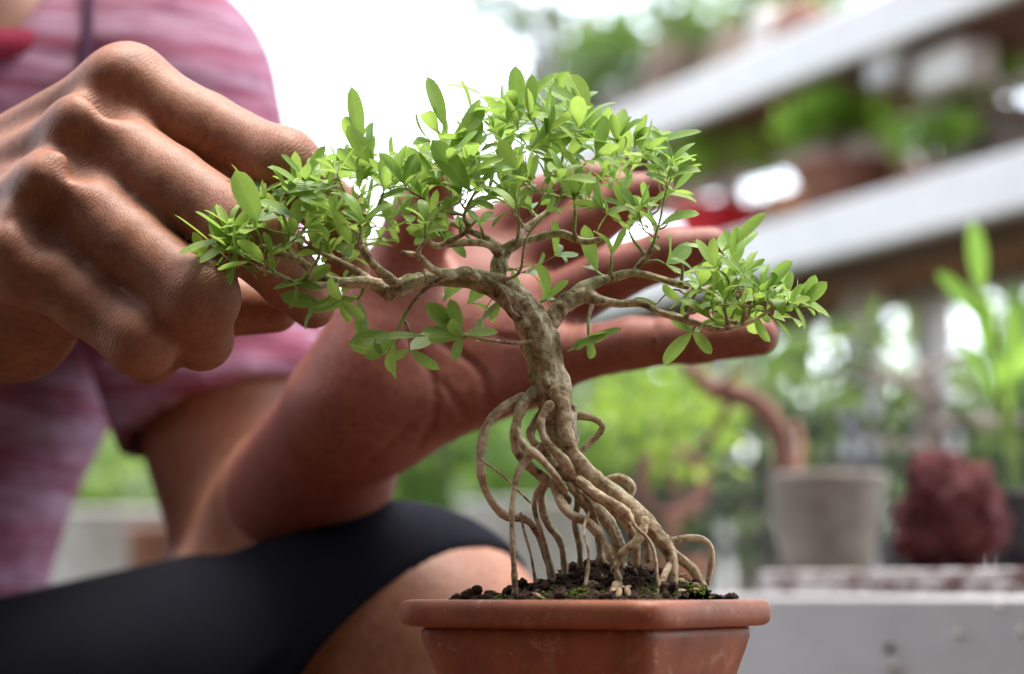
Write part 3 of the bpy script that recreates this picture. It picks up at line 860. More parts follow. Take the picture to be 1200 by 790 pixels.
lone(540, 392, -15, 496, 390, -18, 22, 13, (0, -0.8, 0.6), 0.15)
lone(540, 392, -15, 582, 390, -12, 18, 13, (0, -0.8, 0.6), 0.15)
lone(540, 390, -15, 528, 352, -18, 20, 13, (0, -1, 0.2), 0.15)
lone(540, 394, -15, 532, 422, -18, 16, 13, (0, -1, 0.2), 0.15)
for i, b in enumerate(branch_objs):
    if twigmb[i].n:
        nf = len(twigmb[i].F)
        if shootmb[i].n: twigmb[i].add(np.vstack(shootmb[i].V), shootmb[i].F)
        tw = twigmb[i].build('twigs', M['twig'], b); tw.data.materials.append(M['shoot'])
        mi = np.zeros(len(tw.data.polygons), dtype=np.int32); mi[nf:] = 1
        tw.data.polygons.foreach_set('material_index', mi)
    ls = leafsets[i]
    if ls.n: mk('leaves', ls.V, ls.F, M['leaf'], b, True, np.array(ls.UV))

# ================================================================== the terracotta pot, its soil
POT_C = T(690, 700, 0); POT_C[1] += 0.004
RIM_Z = P(700, 703, 0.62)[2]
ang = math.radians(-29)
POT = thing('terracotta_pot', (POT_C[0], POT_C[1], RIM_Z - 0.047), 'square brown terracotta pot with a rounded lip, holding the bonsai in front', 'plant pot')
def rsq_ring(half, cr, z, n=8):
    pts = []
    for q, (sx, sy) in enumerate(((1, 1), (-1, 1), (-1, -1), (1, -1))):
        for k in range(n + 1):
            a = math.pi / 2 * (q + k / n)
            pts.append(((half - cr) * sx + cr * math.cos(a), (half - cr) * sy + cr * math.sin(a), z))
    c, s_ = math.cos(ang), math.sin(ang)
    return [(POT_C[0] + x * c - y * s_, POT_C[1] + x * s_ + y * c, RIM_Z + zz) for x, y, zz in pts]
def pot_part(prof, name, m, parent, caps):
    V, F = [], []
    for (h, cr, z) in prof: V += rsq_ring(h, cr, z)
    k = len(V) // len(prof)
    for j in range(len(prof) - 1):
        for i in range(k):
            i2 = (i + 1) % k
            F.append((j * k + i, j * k + i2, (j + 1) * k + i2, (j + 1) * k + i))
    if caps[0]: F.append(tuple(range(k))[::-1])
    if caps[1]: F.append(tuple((len(prof) - 1) * k + i for i in range(k)))
    return mk(name, V, F, m, parent)
H = 0.0398
pot_part([(H - .012, .008, -.0455), (H - .0115, .009, -.0445), (H - .0095, .009, -.034), (H - .0065, .008, -.0225), (H - .0042, .007, -.0135), (H - .0036, .0065, -.0105), (H - .0036, .0065, -.0085), (H - .0040, .006, -.0080)], 'pot_wall', M['pot'], POT, (True, False))
rp = []
for k in range(17):
    a = -math.pi / 2 - 0.1 + (math.pi + 0.25) * k / 16
    ca, sa = math.cos(a), math.sin(a)
    rp.append((H - .0020 + .0034 * math.copysign(abs(ca) ** .65, ca), .0080, -.0038 + .0038 * math.copysign(abs(sa) ** .65, sa)))
rp = [(H - .0052, .007, -.0082)] + rp + [(H - .0055, .006, -.0010), (H - .0060, .006, -.012)]
pot_part(rp, 'rim', M['pot'], POT, (False, False))
mb = MB()
for sx in (-1, 1):
    for sy in (-1, 1):
        x, y = sx * (H - .019), sy * (H - .019); c, s_ = math.cos(ang), math.sin(ang)
        mb = MB(); mb.add(*box((POT_C[0] + x * c - y * s_, POT_C[1] + x * s_ + y * c, RIM_Z - .0463), (.006, .006, .0015), None, .0008)); mb.build('foot', M['pot'], POT)

# soil: a mound with clods, moss and chips
def soil_h(x, y):
    """height over the rim plane at offsets from the pot centre (metres)"""
    e = math.exp(-(((x - 0.004) / 0.021) ** 2 + ((y) / 0.022) ** 2))
    e2 = math.exp(-(((x - 0.026) / 0.010) ** 2 + ((y + 0.012) / 0.012) ** 2))
    q = Vector((x * 160, y * 160, 3))
    return -0.0015 + 0.0115 * e + 0.004 * e2 + 0.0018 * mnoise.noise(q) + 0.001 * mnoise.noise(q * 2.7) + 0.0007 * mnoise.noise(q * 6.1)
SOIL = thing('soil', (POT_C[0], POT_C[1], RIM_Z - 0.002), 'dark crumbly soil mound under the exposed roots in the pot', 'soil')
SOIL['kind'] = 'stuff'
n = 130; V, F = [], []
c, s_ = math.cos(ang), math.sin(ang)
for i in range(n + 1):
    for j in range(n + 1):
        u, v = (i / n * 2 - 1) * (H - .0056), (j / n * 2 - 1) * (H - .0056)
        x, y = u * c - v * s_, u * s_ + v * c
        V.append((POT_C[0] + x, POT_C[1] + y, RIM_Z + soil_h(x, y)))
for i in range(n):
    for j in range(n):
        a = i * (n + 1) + j; F.append((a, a + n + 1, a + n + 2, a + 1))
mk('soil_surface', V, F, M['soil'], SOIL)
mb = MB()
for k in range(1000):
    u, v = rnd.uniform(-1, 1) * (H - .007), rnd.uniform(-1, 1) * (H - .007)
    x, y = u * c - v * s_, u * s_ + v * c
    r = rnd.choice((0.0004, 0.0005, 0.0007, 0.0007, 0.001, 0.0013, 0.0018))
    mb.add(*blob((POT_C[0] + x, POT_C[1] + y, RIM_Z + soil_h(x, y) + r * 0.3), (r, r * rnd.uniform(.5, 1), r * rnd.uniform(.4, .9)), 2, 0.75, 1.9, k, np.array(Matrix.Rotation(rnd.uniform(0, 6), 3, Vector(rv(1))))))
for (px, py) in ((548, 697), (556, 692), (562, 699), (570, 697), (580, 699), (538, 702), (592, 700), (552, 700), (600, 690), (612, 684)):
    for q in range(3):
        p = T(px + rnd.uniform(-5, 5), py + rnd.uniform(-2, 3), -8); p[2] = max(p[2], RIM_Z - .002)
        mb.add(*blob(p, rnd.uniform(.0008, .0019), 2, 0.5, 1.5, q + px))
cl = mb.build('clods', M['soil'], SOIL); cl['kind'] = 'stuff'
mb = MB()
for k in range(900):
    px, py, dd = rnd.choice(((775, 655, -16), (690, 686, -22), (672, 690, -22), (812, 668, -12), (650, 692, -20), (575, 701, -16), (815, 678, -14), (770, 652, -20), (700, 672, -20)))
    p = T(px + rnd.gauss(0, 9), py, dd + rnd.gauss(0, 3))
    x, y = p[0] - POT_C[0], p[1] - POT_C[1]
    mb.add(*blob((p[0], p[1], RIM_Z + soil_h(x, y) + .0006), rnd.uniform(.00018, .0005), 1, 0.4, 2, k))
ms = mb.build('moss', M['moss'], SOIL); ms['kind'] = 'stuff'
mb = MB()
for k in range(24):
    px, py, dd = rnd.choice(((735, 690, -24), (742, 694, -25), (700, 648, -10), (698, 660, -14), (790, 690, -20), (800, 670, -14), (805, 690, -14), (640, 690, -20), (720, 680, -20)))
    p = T(px + rnd.gauss(0, 10), py, dd + rnd.gauss(0, 3)); x, y = p[0] - POT_C[0], p[1] - POT_C[1]
    A = np.array(Matrix.Rotation(rnd.uniform(0, 6), 3, rv(1)))
    mb.add(*blob((p[0], p[1], RIM_Z + soil_h(x, y) + .001), (rnd.uniform(.001, .0030), rnd.uniform(.0006, .0014), .0005), 2, 0.35, 1.3, k, A))
ch = mb.build('bark_chips', M['chip'], SOIL); ch['kind'] = 'stuff'

# the table under the pot (just under the picture)
tz = RIM_Z - 0.0478
TAB = thing('work_table', (0.02, 0.62, 0), 'small brown wooden table under the terracotta pot', 'table')
mb = MB(); mb.add(*box((0.03, 0.625, tz - 0.011), (0.17, 0.125, 0.011), None, .003)); mb.build('tabletop', M['brown_wood'], TAB, False)
for sx in (-1, 1):
    for sy in (-1, 1):
        mb = MB(); mb.add(*box((0.03 + sx * .145, 0.625 + sy * .1, (tz - .0222) / 2 - 0.015), (.018, .018, (tz - .0222) / 2 + 0.015), None, .003)); mb.build('leg', M['brown_wood'], TAB, False)

# ================================================================== the person
def unit(v): v = np.asarray(v, float); return v / np.linalg.norm(v)
joints_w = []                     # (centre, finger axis, radius) of wrinkled knuckles
def finger(F, pts, rr, k=0.003, flat=None):
    for a, b, ra, rb in zip(pts[:-1], pts[1:], rr[:-1], rr[1:]): F.cone(a, b, ra, rb, k)

def right_hand():
    """closed hand seen from its back, index finger on top"""
    def P(x, y, Y): return sight(x, y + 13, Y)
    Fd = Field(P(-450, 540, 0.62) + np.array([-.03, 0, -.005]), P(470, 20, 0.80) + np.array([0, .11, .01]), 0.0012)
    wr = [P(-120, 250, .745), P(-122, 285, .735), P(-120, 320, .735), P(-112, 352, .74)]
    elbow = P(-560, 560, .95)
    Fd.cone(P(-118, 300, .745), P(-118, 300, .745) + (elbow - P(-118, 300, .745)) * 0.55, .029, .0365, .01)
    idx = [P(150, 92, .688), P(332, 183, .672), P(394, 238, .686), P(408, 300, .700)]
    mid = [P(112, 146, .674), P(288, 262, .655), P(338, 312, .674), P(366, 346, .692)]
    rin = [P(74, 214, .664), P(234, 338, .650), P(236, 384, .668), P(205, 388, .690)]
    lit = [P(38, 292, .664), P(166, 385, .656), P(176, 402, .672), P(150, 392, .690)]
    radii = [(.0118, .0101, .0088, .0068), (.0122, .0108, .0092, .0070), (.0118, .0104, .0092, .0072), (.0110, .0100, .0086, .0066)]
    # back of the hand and palm
    for f, w in zip((idx, mid, rin, lit), wr):
        Fd.cone(f[0], w, .0112, .0150, .012)
        inner = np.array([0.004, .020, -.010])
        Fd.cone(f[0] + inner, w + inner * .4, .0115, .017, .014)
    Fd.cone(P(20, 372, .70), P(-90, 372, .735), .0165, .019, .012)          # heel of the hand
    Fd.cone(P(60, 230, .70), P(-60, 300, .72), .020, .022, .012)
    # thumb behind the fingers
    th = [P(-40, 250, .765), P(120, 300, .735), P(235, 345, .715), P(322, 348, .705), ]
    for a, b, ra, rb in zip(th[:-1], th[1:], (.017, .0125, .0108), (.0125, .0108, .0078)): Fd.cone(a, b, ra, rb, .006)
    for f, r in zip((idx, mid, rin, lit), radii):
        # separate field per finger keeps the creases between fingers sharp
        a, b = f[0], f[1]
        m1 = a + (b - a) * 0.5
        Fd.cone(a, m1, r[0], (r[0] + r[1]) * .49, .0035)
        Fd.cone(m1, b, (r[0] + r[1]) * .49, r[1], .0018)
        Fd.cone(b, f[2], r[1], r[2], .0016)
        Fd.cone(f[2], f[3], r[2], r[3], .0020)
        # knuckles stand up from the back of the hand
        toc = unit(np.array([-.15, -1, .55]))
        Fd.ball(a + toc * .0024, .0100, .011)
        Fd.ball(b + unit(np.array([.1, -.8, .55])) * .0016, r[1] * .97, .006)
        joints_w.append((b, unit(b - a), .0105)); joints_w.append((a, unit(b - a), .012))
    # hollows between the knuckles, tendons on the back
    for f, g in ((idx, mid), (mid, rin), (rin, lit)):
        c = (f[0] + g[0]) / 2 + np.array([-.0015, -.0125, .001]) + (f[1] - f[0]) * 0.04
        Fd.ball(c, (.0058, .0042, .0058), .011, cut=True)
    for f, w in zip((idx, mid, rin, lit), wr):
        Fd.cone(f[0] + np.array([-.004, -.0095, .004]), w + np.array([0, -.011, .006]), .0030, .0028, .008)
    Fd.cone(P(70, 175, .655), P(-40, 215, .695), .0020, .0022, .005); Fd.cone(P(20, 235, .657), P(-70, 275, .695), .002, .002, .005)
    return Fd, elbow

def left_hand():
    """open hand held palm up behind the bonsai"""
    Fd = Field(P(150, 740, .84) + np.array([0, -.13, -.02]), P(960, 120, .84) + np.array([0, .13, .02]), 0.0013)
    wrist = P(404, 494, .815); elbow = P(314, 672, 1.0)
    wr = [P(450, 455, .815), P(434, 462, .815), P(420, 472, .815), P(448, 474, .805)]
    Fd.cone(wrist, wrist + (elbow - wrist) * .55, .0235, .0345, .012)
    fs = [  # index, middle, ring, little
        ([P(565, 285, .822), P(640, 235, .812), P(690, 215, .806), P(722, 212, .803)], (.0105, .0090, .0078, .0062)),
        ([P(600, 325, .815), P(690, 262, .800), P(740, 232, .795), P(768, 222, .792)], (.0108, .0092, .0080, .0064)),
        ([P(622, 372, .800), P(720, 320, .783), P(786, 297, .776), P(834, 290, .772)], (.0108, .0094, .0084, .0070)),
        ([P(622, 425, .788), P(742, 402, .770), P(818, 397, .764), P(888, 393, .760)], (.0108, .0086, .0080, .0070)),
    ]
    for (f, r), w in zip(fs, wr):
        Fd.cone(f[0], w, .0125, .017, .014)
        Fd.cone(f[0], f[1], r[0], r[1], .005); Fd.cone(f[1], f[2], r[1] * 1.0, r[2], .003); Fd.cone(f[2], f[3], r[2] * 1.02, r[3], .003)
        for j, (q, rr) in enumerate(((f[1], r[1]), (f[2], r[2]))): joints_w.append((q, unit(f[2] - f[1]), .006))
    Fd.cone(P(620, 424, .79), P(450, 468, .805), .0115, .0180, .014)              # edge of the palm, little finger side
    Fd.cone(P(470, 420, .80), P(560, 350, .81), .020, .014, .014)
    Fd.cone(P(430, 470, .805), P(455, 350, .80), .021, .0155, .014)              # ball of the thumb
    for a, b, ra, rb in ((P(455, 350, .80), P(492, 262, .79), .0145, .0110), (P(492, 262, .79), P(512, 216, .783), .0108, .0080)): Fd.cone(a, b, ra, rb, .006)
    Fd.ball(P(545, 415, .772), (.020, .010, .016), .014, cut=True)               # hollow of the palm
    return Fd, wrist, elbow

FR, elbowR = right_hand()
VR, QR = FR.mesh()
FL, wristL, elbowL = left_hand()
VL, QL = FL.mesh()
# creases of the palm and at the finger joints, pressed into the skin
for ln, dp in (([(476, 392), (506, 440), (508, 490), (490, 520)], .0011), ([(515, 400), (560, 432), (572, 470)], .0009), ([(585, 395), (630, 404), (668, 428)], .0009), ([(520, 450), (545, 490)], .0006),
               ([(694, 380), (690, 428)], .0009), ([(768, 376), (765, 430)], .0009), ([(833, 372), (831, 424)], .0008), ([(425, 545), (480, 500)], .0009)):
    L3, _ = catmull([P(x, y, .785) for x, y in ln], .002)
    lx, lz = L3[:, 0] / L3[:, 1] * .785, (L3[:, 2] - CAM_Z) / L3[:, 1] * .785
    vx, vz = VL[:, 0] / VL[:, 1] * .785, (VL[:, 2] - CAM_Z) / VL[:, 1] * .785
    d2 = ((vx[:, None] - lx[None]) ** 2 + (vz[:, None] - lz[None]) ** 2).min(1)
    VL[:, 1] += dp * 1.3 * np.exp(-d2 / .0013 ** 2)

# rest of the body at a coarser grid
LS = P(168, 128, 1.05); RS = P(-430, 120, 1.02)          # shoulders
NECK = P(-112, 72, 1.04); CHEST = P(-120, 230, 1.12); WAIST = P(-255, 520, 1.13); PELV = P(-300, 820, 1.17)
HEAD = P(-120, -360, .99)
HIPL, HIPR = P(-170, 965, 1.15), P(-410, 940, 1.17)
KNEEL, KNEER = P(466, 802, .87), P(-560, 640, .86)
ANKL, ANKR = np.array([KNEEL[0] - .01, KNEEL[1] + .10, .085]), np.array([KNEER[0] - .02, KNEER[1] + .06, .085])
allp = np.array([LS, RS, HEAD, PELV, KNEEL, KNEER, ANKL, ANKR, elbowL, elbowR])
FB = Field(allp.min(0) - .16, allp.max(0) + .16, .005); 
FB.g[:] = .3
FB.lo[2] = -0.02
FB.cone(LS, elbowL, .049, .036, .02); FB.cone(elbowL, wristL + (elbowL - wristL) * .5, .0385, .0350, .012)
FB.cone(RS, elbowR, .049, .038, .02); FB.cone(elbowR, P(-118, 300, .745) + (elbowR - P(-118, 300, .745)) * .40, .040, .0338, .012)
FB.cone(NECK, CHEST, .055, .10, .04); FB.cone(NECK, HEAD, .056, .052, .02)
FB.cone(CHEST, WAIST, .125, .115, .05); FB.cone(WAIST, PELV, .115, .135, .05)
FB.cone(NECK - np.array([0, 0, .04]), LS, .05, .052, .04); FB.cone(NECK - np.array([0, 0, .04]), RS, .05, .052, .04)
# head: skull, jaw, nose, ears, sockets, mouth
fwd = unit(np.array([0.35, -1, -.35])); up = unit(np.array([0.1, -.25, 1])); rt = np.cross(fwd, up); up = np.cross(rt, fwd)
AX = np.stack([rt, fwd, up], 1)
FB.ball(HEAD + up * .03, (.076, .096, .088), .02, AX); FB.ball(HEAD + fwd * .030 - up * .045, (.054, .058, .062), .03, AX)
FB.cone(HEAD + fwd * .098 + up * .012, HEAD + fwd * .112 - up * .022, .008, .014, .012)
for s in (-1, 1):
    FB.ball(HEAD + rt * s * .080 + up * .002, (.010, .020, .032), .006, AX)
    FB.ball(HEAD + fwd * .100 + rt * s * .034 + up * .016, .014, .012, cut=True)
FB.ball(HEAD + fwd * .094 - up * .052, (.026, .010, .006), .008, AX)
# legs and feet
for hp, kn, an in ((HIPL, KNEEL, ANKL), (HIPR, KNEER, ANKR)):
    FB.cone(hp, kn, .082, .055, .03); FB.ball(kn + np.array([.004, -.004, .004]), (.056, .056, .054), .02)
    FB.cone(kn, kn * .6 + an * .4 + np.array([0, .012, 0]), .052, .054, .02); FB.cone(kn * .6 + an * .4 + np.array([0, .012, 0]), an, .054, .034, .02)
    FB.cone(an - np.array([0, 0, .03]), an + np.array([.03, -.13, -.055]), .036, .026, .02)
    for q in range(5): FB.cone(an + np.array([.006 + .012 * q, -.12, -.06]), an + np.array([.012 + .012 * q, -.165 + .007 * q, -.068]), .013, .009, .006)
VB, QB = FB.mesh()
n1, n2 = len(VR), len(VR) + len(VL)
V = np.vstack([VR, VL, VB]); Q = np.vstack([QR, QL + n1, QB + n2])
jw = np.zeros(len(V)); jp = np.zeros(len(V))
for c, a, r in joints_w:
    dv = V - c; w = np.exp(-(dv ** 2).sum(1) / r ** 2)
    m = w > jw; jw[m] = w[m]; jp[m] = (dv @ a)[m]
palm = np.zeros(len(V)); palm[n1:n2] = 0.95
wd = np.linalg.norm(V[n1:n2] - elbowL, axis=1); palm[n1:n2] *= np.clip((wd - .075) / .05, 0, 1)
PERSON = thing('person', (PELV[0], PELV[1], 0), 'person in pink heathered shirt and black shorts reaching both hands to the bonsai', 'person')
body = mk('body', V, Q, M['skin'], PERSON, True, None, {'joint_weight': jw, 'joint_phase': jp, 'palm': palm})
for s in (-1, 1):
    V, F = blob(HEAD + fwd * .088 + rt * s * .034 + up * .016, .0125, 3, 0, 1); mk('eye', V, F, M['eye'], PERSON)
FH = Field(HEAD - .16, HEAD + .18, .005)
FH.ball(HEAD + up * .036 - fwd * .006, (.084, .102, .094), .01, AX); FH.plane(HEAD + fwd * .045 + up * .03, unit(fwd - up * .55), .02)
FH.plane(HEAD - up * .06, -up, .02)
V, Q = FH.mesh(); mk('hair', V, Q, M['hair'], PERSON)

# shirt
lo = np.minimum.reduce([RS, LS, PELV, CHEST]) - .22; hi = np.maximum.reduce([RS, LS, PELV, NECK]) + .2
FS = Field(lo, hi, .005); FS.g[:] = .3
FS.cone(NECK - np.array([0, -.01, .035]), CHEST, .075, .130, .05); FS.cone(CHEST, WAIST, .140, .128, .05); FS.cone(WAIST, PELV, .128, .142, .05)
FS.cone(NECK - np.array([0, 0, .05]), LS, .06, .060, .04); FS.cone(NECK - np.array([0, 0, .05]), RS, .06, .062, .04)
FS.cone(WAIST + np.array([.0, -.05, -.02]), PELV + np.array([-.02, -.06, .03]), .085, .09, .05)
FS.ball(NECK + np.array([.0, -.055, .03]), (.070, .060, .055), .008, cut=True)            # neck opening
FS.ball(NECK + np.array([.0, 0, .06]), (.068, .068, .07), .008, cut=True)
# hanging fold at the waist
FS.cone(P(-160, 560, 1.02), P(90, 548, 1.07), .012, .008, .02, cut=True)
FS.cone(P(-160, 640, 1.02), P(60, 655, 1.07), .008, .006, .02, cut=True)
VS, QS = FS.mesh()
shirt = mk('shirt', VS, QS, M['shirt'], PERSON)
for S_, E_, t in ((LS, elbowL, .69), (RS, elbowR, .45)):
    ax = unit(E_ - S_); ln = np.linalg.norm(E_ - S_)
    FE = Field(np.minimum(S_, E_) - .10, np.maximum(S_, E_) + .10, .0045); FE.g[:] = .3
    FE.cone(S_ + np.array([0, 0, .004]), S_ + ax * ln * (t + .15), .063, .047, .03)
    cut = S_ + ax * ln * t
    FE.plane(cut, unit(ax + np.array([.05, 0, 0])), .003)
    FE.cone(cut - ax * .03, cut + ax * .05, .0425, .0425, .003, cut=True)
    V, Q = FE.mesh(); mk('sleeve', V, Q, M['shirt'], shirt)
# collar band, thin dark lines down the shirt, one where the sleeve joins
def ring_on(c, r, n_, tilt, rad, name, m):
    pass
cpts = []
for a in np.linspace(0, 2 * math.pi, 26):
    cpts.append(NECK + np.array([.079 * math.cos(a), -.088 * math.sin(a) + .0, -.022 * math.sin(a) + .008]))
V, F = tube(cpts, [.0075], 10, .004); mk('collar', V, F, M['collar'], shirt)

from mathutils.bvhtree import BVHTree
bvh = BVHTree.FromPolygons([Vector(v) for v in VS], [list(map(int, q)) for q in QS])
def on_shirt(x, y):
    o = Vector((0, 0, CAM_Z)); d = Vector(P(x, y, 1.0)) - o
    h = bvh.ray_cast(o, d.normalized())
    return np.array(h[0] - d.normalized() * .0015 if h[0] is not None else P(x, y, 1.0))
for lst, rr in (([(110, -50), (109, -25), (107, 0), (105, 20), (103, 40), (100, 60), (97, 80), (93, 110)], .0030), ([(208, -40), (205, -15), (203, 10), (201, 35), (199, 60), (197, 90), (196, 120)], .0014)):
    V, F = tube([on_shirt(*q) for q in lst], [rr], 8, .006); mk('shirt_line', V, F, M['shirt_line'], shirt)

# shorts
lo = np.minimum.reduce([PELV, KNEEL, KNEER, HIPR]) - .2; hi = np.maximum.reduce([PELV, KNEEL, KNEER]) + .2
FT = Field(lo, hi, .0032); FT.g[:] = .3
FT.cone(HIPL, KNEEL + np.array([-.004, .002, .003]), .094, .0610, .03)
FT.cone(HIPL + np.array([.05, -.03, -.02]), KNEEL + np.array([-.03, -.02, -.015]), .08, .054, .03)
FT.ball(KNEEL + np.array([.0, .004, .004]), .0605, .02)
nrm = unit(np.array([0.60, -0.42, -0.58])); FT.plane(P(450, 724, .83), nrm, .003)
VT, QT = FT.mesh()
FT2 = Field(lo, hi, .006); FT2.g[:] = .3
FT2.cone(PELV + np.array([0, 0, .0]), (HIPL + HIPR) / 2, .138, .13, .05); FT2.plane(PELV + np.array([0, 0, .06]), (0, 0, 1), .01)
FT2.cone(HIPR, KNEER, .097, .072, .03)
FT2.plane(HIPR + (KNEER - HIPR) * .78, unit(KNEER - HIPR), .003)
VT2, QT2 = FT2.mesh()
mk('shorts', np.vstack([VT, VT2]), np.vstack([QT, QT2 + len(VT)]), M['shorts'], PERSON)

# low stool the person sits on
seat_z = PELV[2] - .150
ST = thing('stool', (PELV[0], PELV[1] + .03, 0), 'low brown wooden stool the person sits on', 'stool')
mb = MB(); mb.add(*box((PELV[0], PELV[1] + .03, seat_z - .015), (.17, .15, .015), None, .004)); mb.build('seat', M['brown_wood'], ST, False)
for sx in (-1, 1):
    for sy in (-1, 1):
        mb = MB(); mb.add(*box((PELV[0] + sx * .14, PELV[1] + .03 + sy * .12, (seat_z - .03) / 2 - .01), (.018, .018, (seat_z - .03) / 2 + .01), None, .003)); mb.build('leg', M['brown_wood'], ST, False)

# ================================================================== the white plant rack on the right
RX0, RY0 = 0.535, 2.4
RD = unit(np.array([-0.4275, 1.0, 0])); RN = np.array([RD[1], -RD[0], 0])        # along the rack, and back into it
RA = np.stack([RD, RN, np.array([0, 0, 1.0])], 1)
def rack_at(px, off, z):
    """point of the rack where photo column px crosses the plane `off` metres behind its front"""
    k = (px - 600) / FPX
    o = np.array([RX0, RY0, 0]) + RN * off
    t = (k * o[1] - o[0]) / (RD[0] - k * RD[1])
    p = o + RD * t; p[2] = z
    return p
def rk(s, off, z): 
    p = np.array([RX0, RY0, 0]) + RD * s + RN * off; p[2] = z; return p
RH = .065
MIDZ = CAM_Z + (690 - 173) / FPX * 2.4
TOPZ = CAM_Z + (690 - 6) / FPX * 2.708 + .004
RACK = thing('plant_rack', (RX0, RY0, 0), 'white painted wooden plant rack with slanting rails, full of potted bonsai', 'plant rack')
def rail(s0, s1, off, z, hh, th, name, m, parent=RACK, bev=.004):
    c = (rk(s0, off, z) + rk(s1, off, z)) / 2
    mb = MB(); mb.add(*box(c, ((s1 - s0) / 2, th / 2, hh / 2), RA, bev)); return mb.build(name, m, parent, False)
for z in (TOPZ, MIDZ):
    rail(-1.3, 1.35, 0, z - RH / 2, RH, .022, 'front_rail', M['white'])
    rail(-1.3, 1.35, .36 if z == MIDZ else .285, z - RH / 2, RH, .022, 'back_rail', M['white'])
    for q in range(4 if z == MIDZ else 3):
        rail(-1.3, 1.33, .055 + q * .085, z - .034 - .012, .018, .074, 'shelf_plank', M['red_wood'] if (q == 2 and z == MIDZ) else M['brown_wood'])
    for s in (-.95, 1.28):
        hw = .168 if z == MIDZ else .13; c = rk(s, .012 + hw, z - .078); mb = MB(); mb.add(*box(c, (.016, hw, .020), RA, .003)); mb.build('cross_beam', M['white'], RACK, False)
for s in (-1.28, .66, 1.32):
    for off in (.22 if s == .66 else .036, .33):
        if off > .3 or s > 0: 
            c = rk(s, off, 0); zt = TOPZ - .07
            mb = MB(); mb.add(*box((c[0], c[1], zt / 2 - .03), (.024, .022, zt / 2 + .03), RA, .004)); mb.build('post', M['white'], RACK, False)
for s in (-.28, .10):
    c = rk(s, .30, 0); zt = MIDZ - .075
    mb = MB(); mb.add(*box((c[0], c[1], zt / 2 - .03), (.022, .020, zt / 2 + .03), RA, .004)); mb.build('post', M['white'], RACK, False)
c = rk(-.12, .30, (TOPZ + MIDZ) / 2); mb = MB(); mb.add(*box(c, (.03, .02, (TOPZ - MIDZ) / 2 - .07), RA, .004)); mb.build('post', M['grey_paint'], RACK, False)
rail(-1.3, .5, .335, MIDZ + .115, .030, .018, 'guard_rail', M['white'])

def pot_prof(r0, r1, h, lip=.004, th=.006):
    return [(r0, 0), (r0 + (r1 - r0) * .5, h * .5), (r1 - lip * .3, h - lip * 2.2), (r1, h - lip * 2), (r1 + lip, h - lip), (r1 + lip * .7, h), (r1 - th, h), (r1 - th - .003, h - .012), (0, h - .013)]
def potted(name, c, label, cat, r0, r1, h, mpot, group=None, **kw):
    t = thing(name, c, label, cat, group)
    V, F = lathe(c, pot_prof(r0, r1, h), 36, **kw); mk('pot', V, F, mpot, t)
    V, F = lathe((c[0], c[1], c[2] + h - .012), [(r1 - .008, 0), (r1 * .5, .004), (0, .006)], 24); mk('soil', V, F, M['soil'], t)
    return t
def stem(t, pts, rr, m, name='trunk', segs=12): 
    V, F = tube(pts, rr, segs, .006, .18, .12, pts[0][0] * 50, 60); return mk(name, V, F, m, t)
def A(p, *d): return np.asarray(p, float) + np.array(d, float)

# middle shelf
p = rack_at(842, .062, MIDZ)
t = potted('bowl_planter', p, 'shallow bright red glazed bowl planter on the middle rack shelf', 'plant pot', .040, .062, .066, M['pot_red'])
q = A(p, .01, 0, .066)
stem(t, [q, A(q, .0, 0, .04), A(q, .02, 0, .075)], [.006, .004, .003], M['grey_trunk'])
foliage('crown', [(A(q, .00, .0, .085), (.05, .04, .022)), (A(q, .06, .02, .080), (.03, .03, .02)), (A(q, -.05, 0, .06), (.03, .03, .02))], 230, .022, 5, M['leaf_bright'], t)
p = rack_at(848, .13, MIDZ)
st = thing('upright_stone', A(p, .034, .02, .0), 'pale upright stone standing beside the red bowl on the rack', 'stone')
V, F = blob(A(p, .020, .03, .085), (.020, .020, .062), 3, .3, 1.3, 4); mk('stone_body', V, F, M['pale_stone'], st)
V, F = blob(A(p, .03, .03, .035), (.030, .024, .038), 3, .3, 1.3, 9); mk('stone_foot', V, F, M['pale_stone'], st)
p = rack_at(962, .075, MIDZ + .016)
tr = thing('clay_tray', p, 'orange clay tray at the edge of the middle rack shelf', 'tray')
V, F = lathe(p, [(.075, 0), (.085, .022), (.090, .026), (.086, .028), (.078, .014), (0, .012)], 36, sx=1, sy=.6, rot=2.0); mk('tray_body', V, F, M['pot_orange'], tr)
p = rack_at(1003, .062, MIDZ)
t = potted('rack_bonsai', A(p, 0, 0, 0), 'bonsai with a domed bright green crown in a wide brown bowl on the rack', 'bonsai', .055, .076, .062, M['pot_brown'])
q = A(p, -.01, 0, .058)
stem(t, [q, A(q, -.012, 0, .02), A(q, -.005, 0, .036), A(q, -.012, 0, .055)], [.017, .013, .011, .006], M['stone'])
for dx, dz in ((.03, .058), (-.045, .048)): stem(t, [A(q, -.008, 0, .03), A(q, dx * .6, 0, dz - .012), A(q, dx, 0, dz)], [.006, .004, .003], M['stone'], 'branch', 8)
foliage('crown', [(A(q, -.010, 0, .076), (.042, .04, .020)), (A(q, .035, 0, .066), (.032, .03, .014)), (A(q, -.055, 0, .056), (.026, .03, .016)), (A(q, -.03, -.01, .066), (.03, .03, .018))], 900, .016, 8, M['leaf_bright'], t, fill=.5)
p = rack_at(1100, .06, MIDZ)
t = potted('rack_bonsai', p, 'small thin bonsai with a loose green crown near the right end of the rack', 'bonsai', .03, .042, .024, M['pot_brown'])
q = A(p, -.004, 0, .020)
stem(t, [q, A(q, -.003, 0, .022), A(q, .002, 0, .045)], [.009, .007, .004], M['stone'])
foliage('crown', [(A(q, -.024, 0, .046), (.026, .03, .012)), (A(q, .026, 0, .055), (.028, .03, .014)), (A(q, 0, -.01, .052), (.02, .02, .012))], 380, .016, 12, M['leaf_bright'], t)
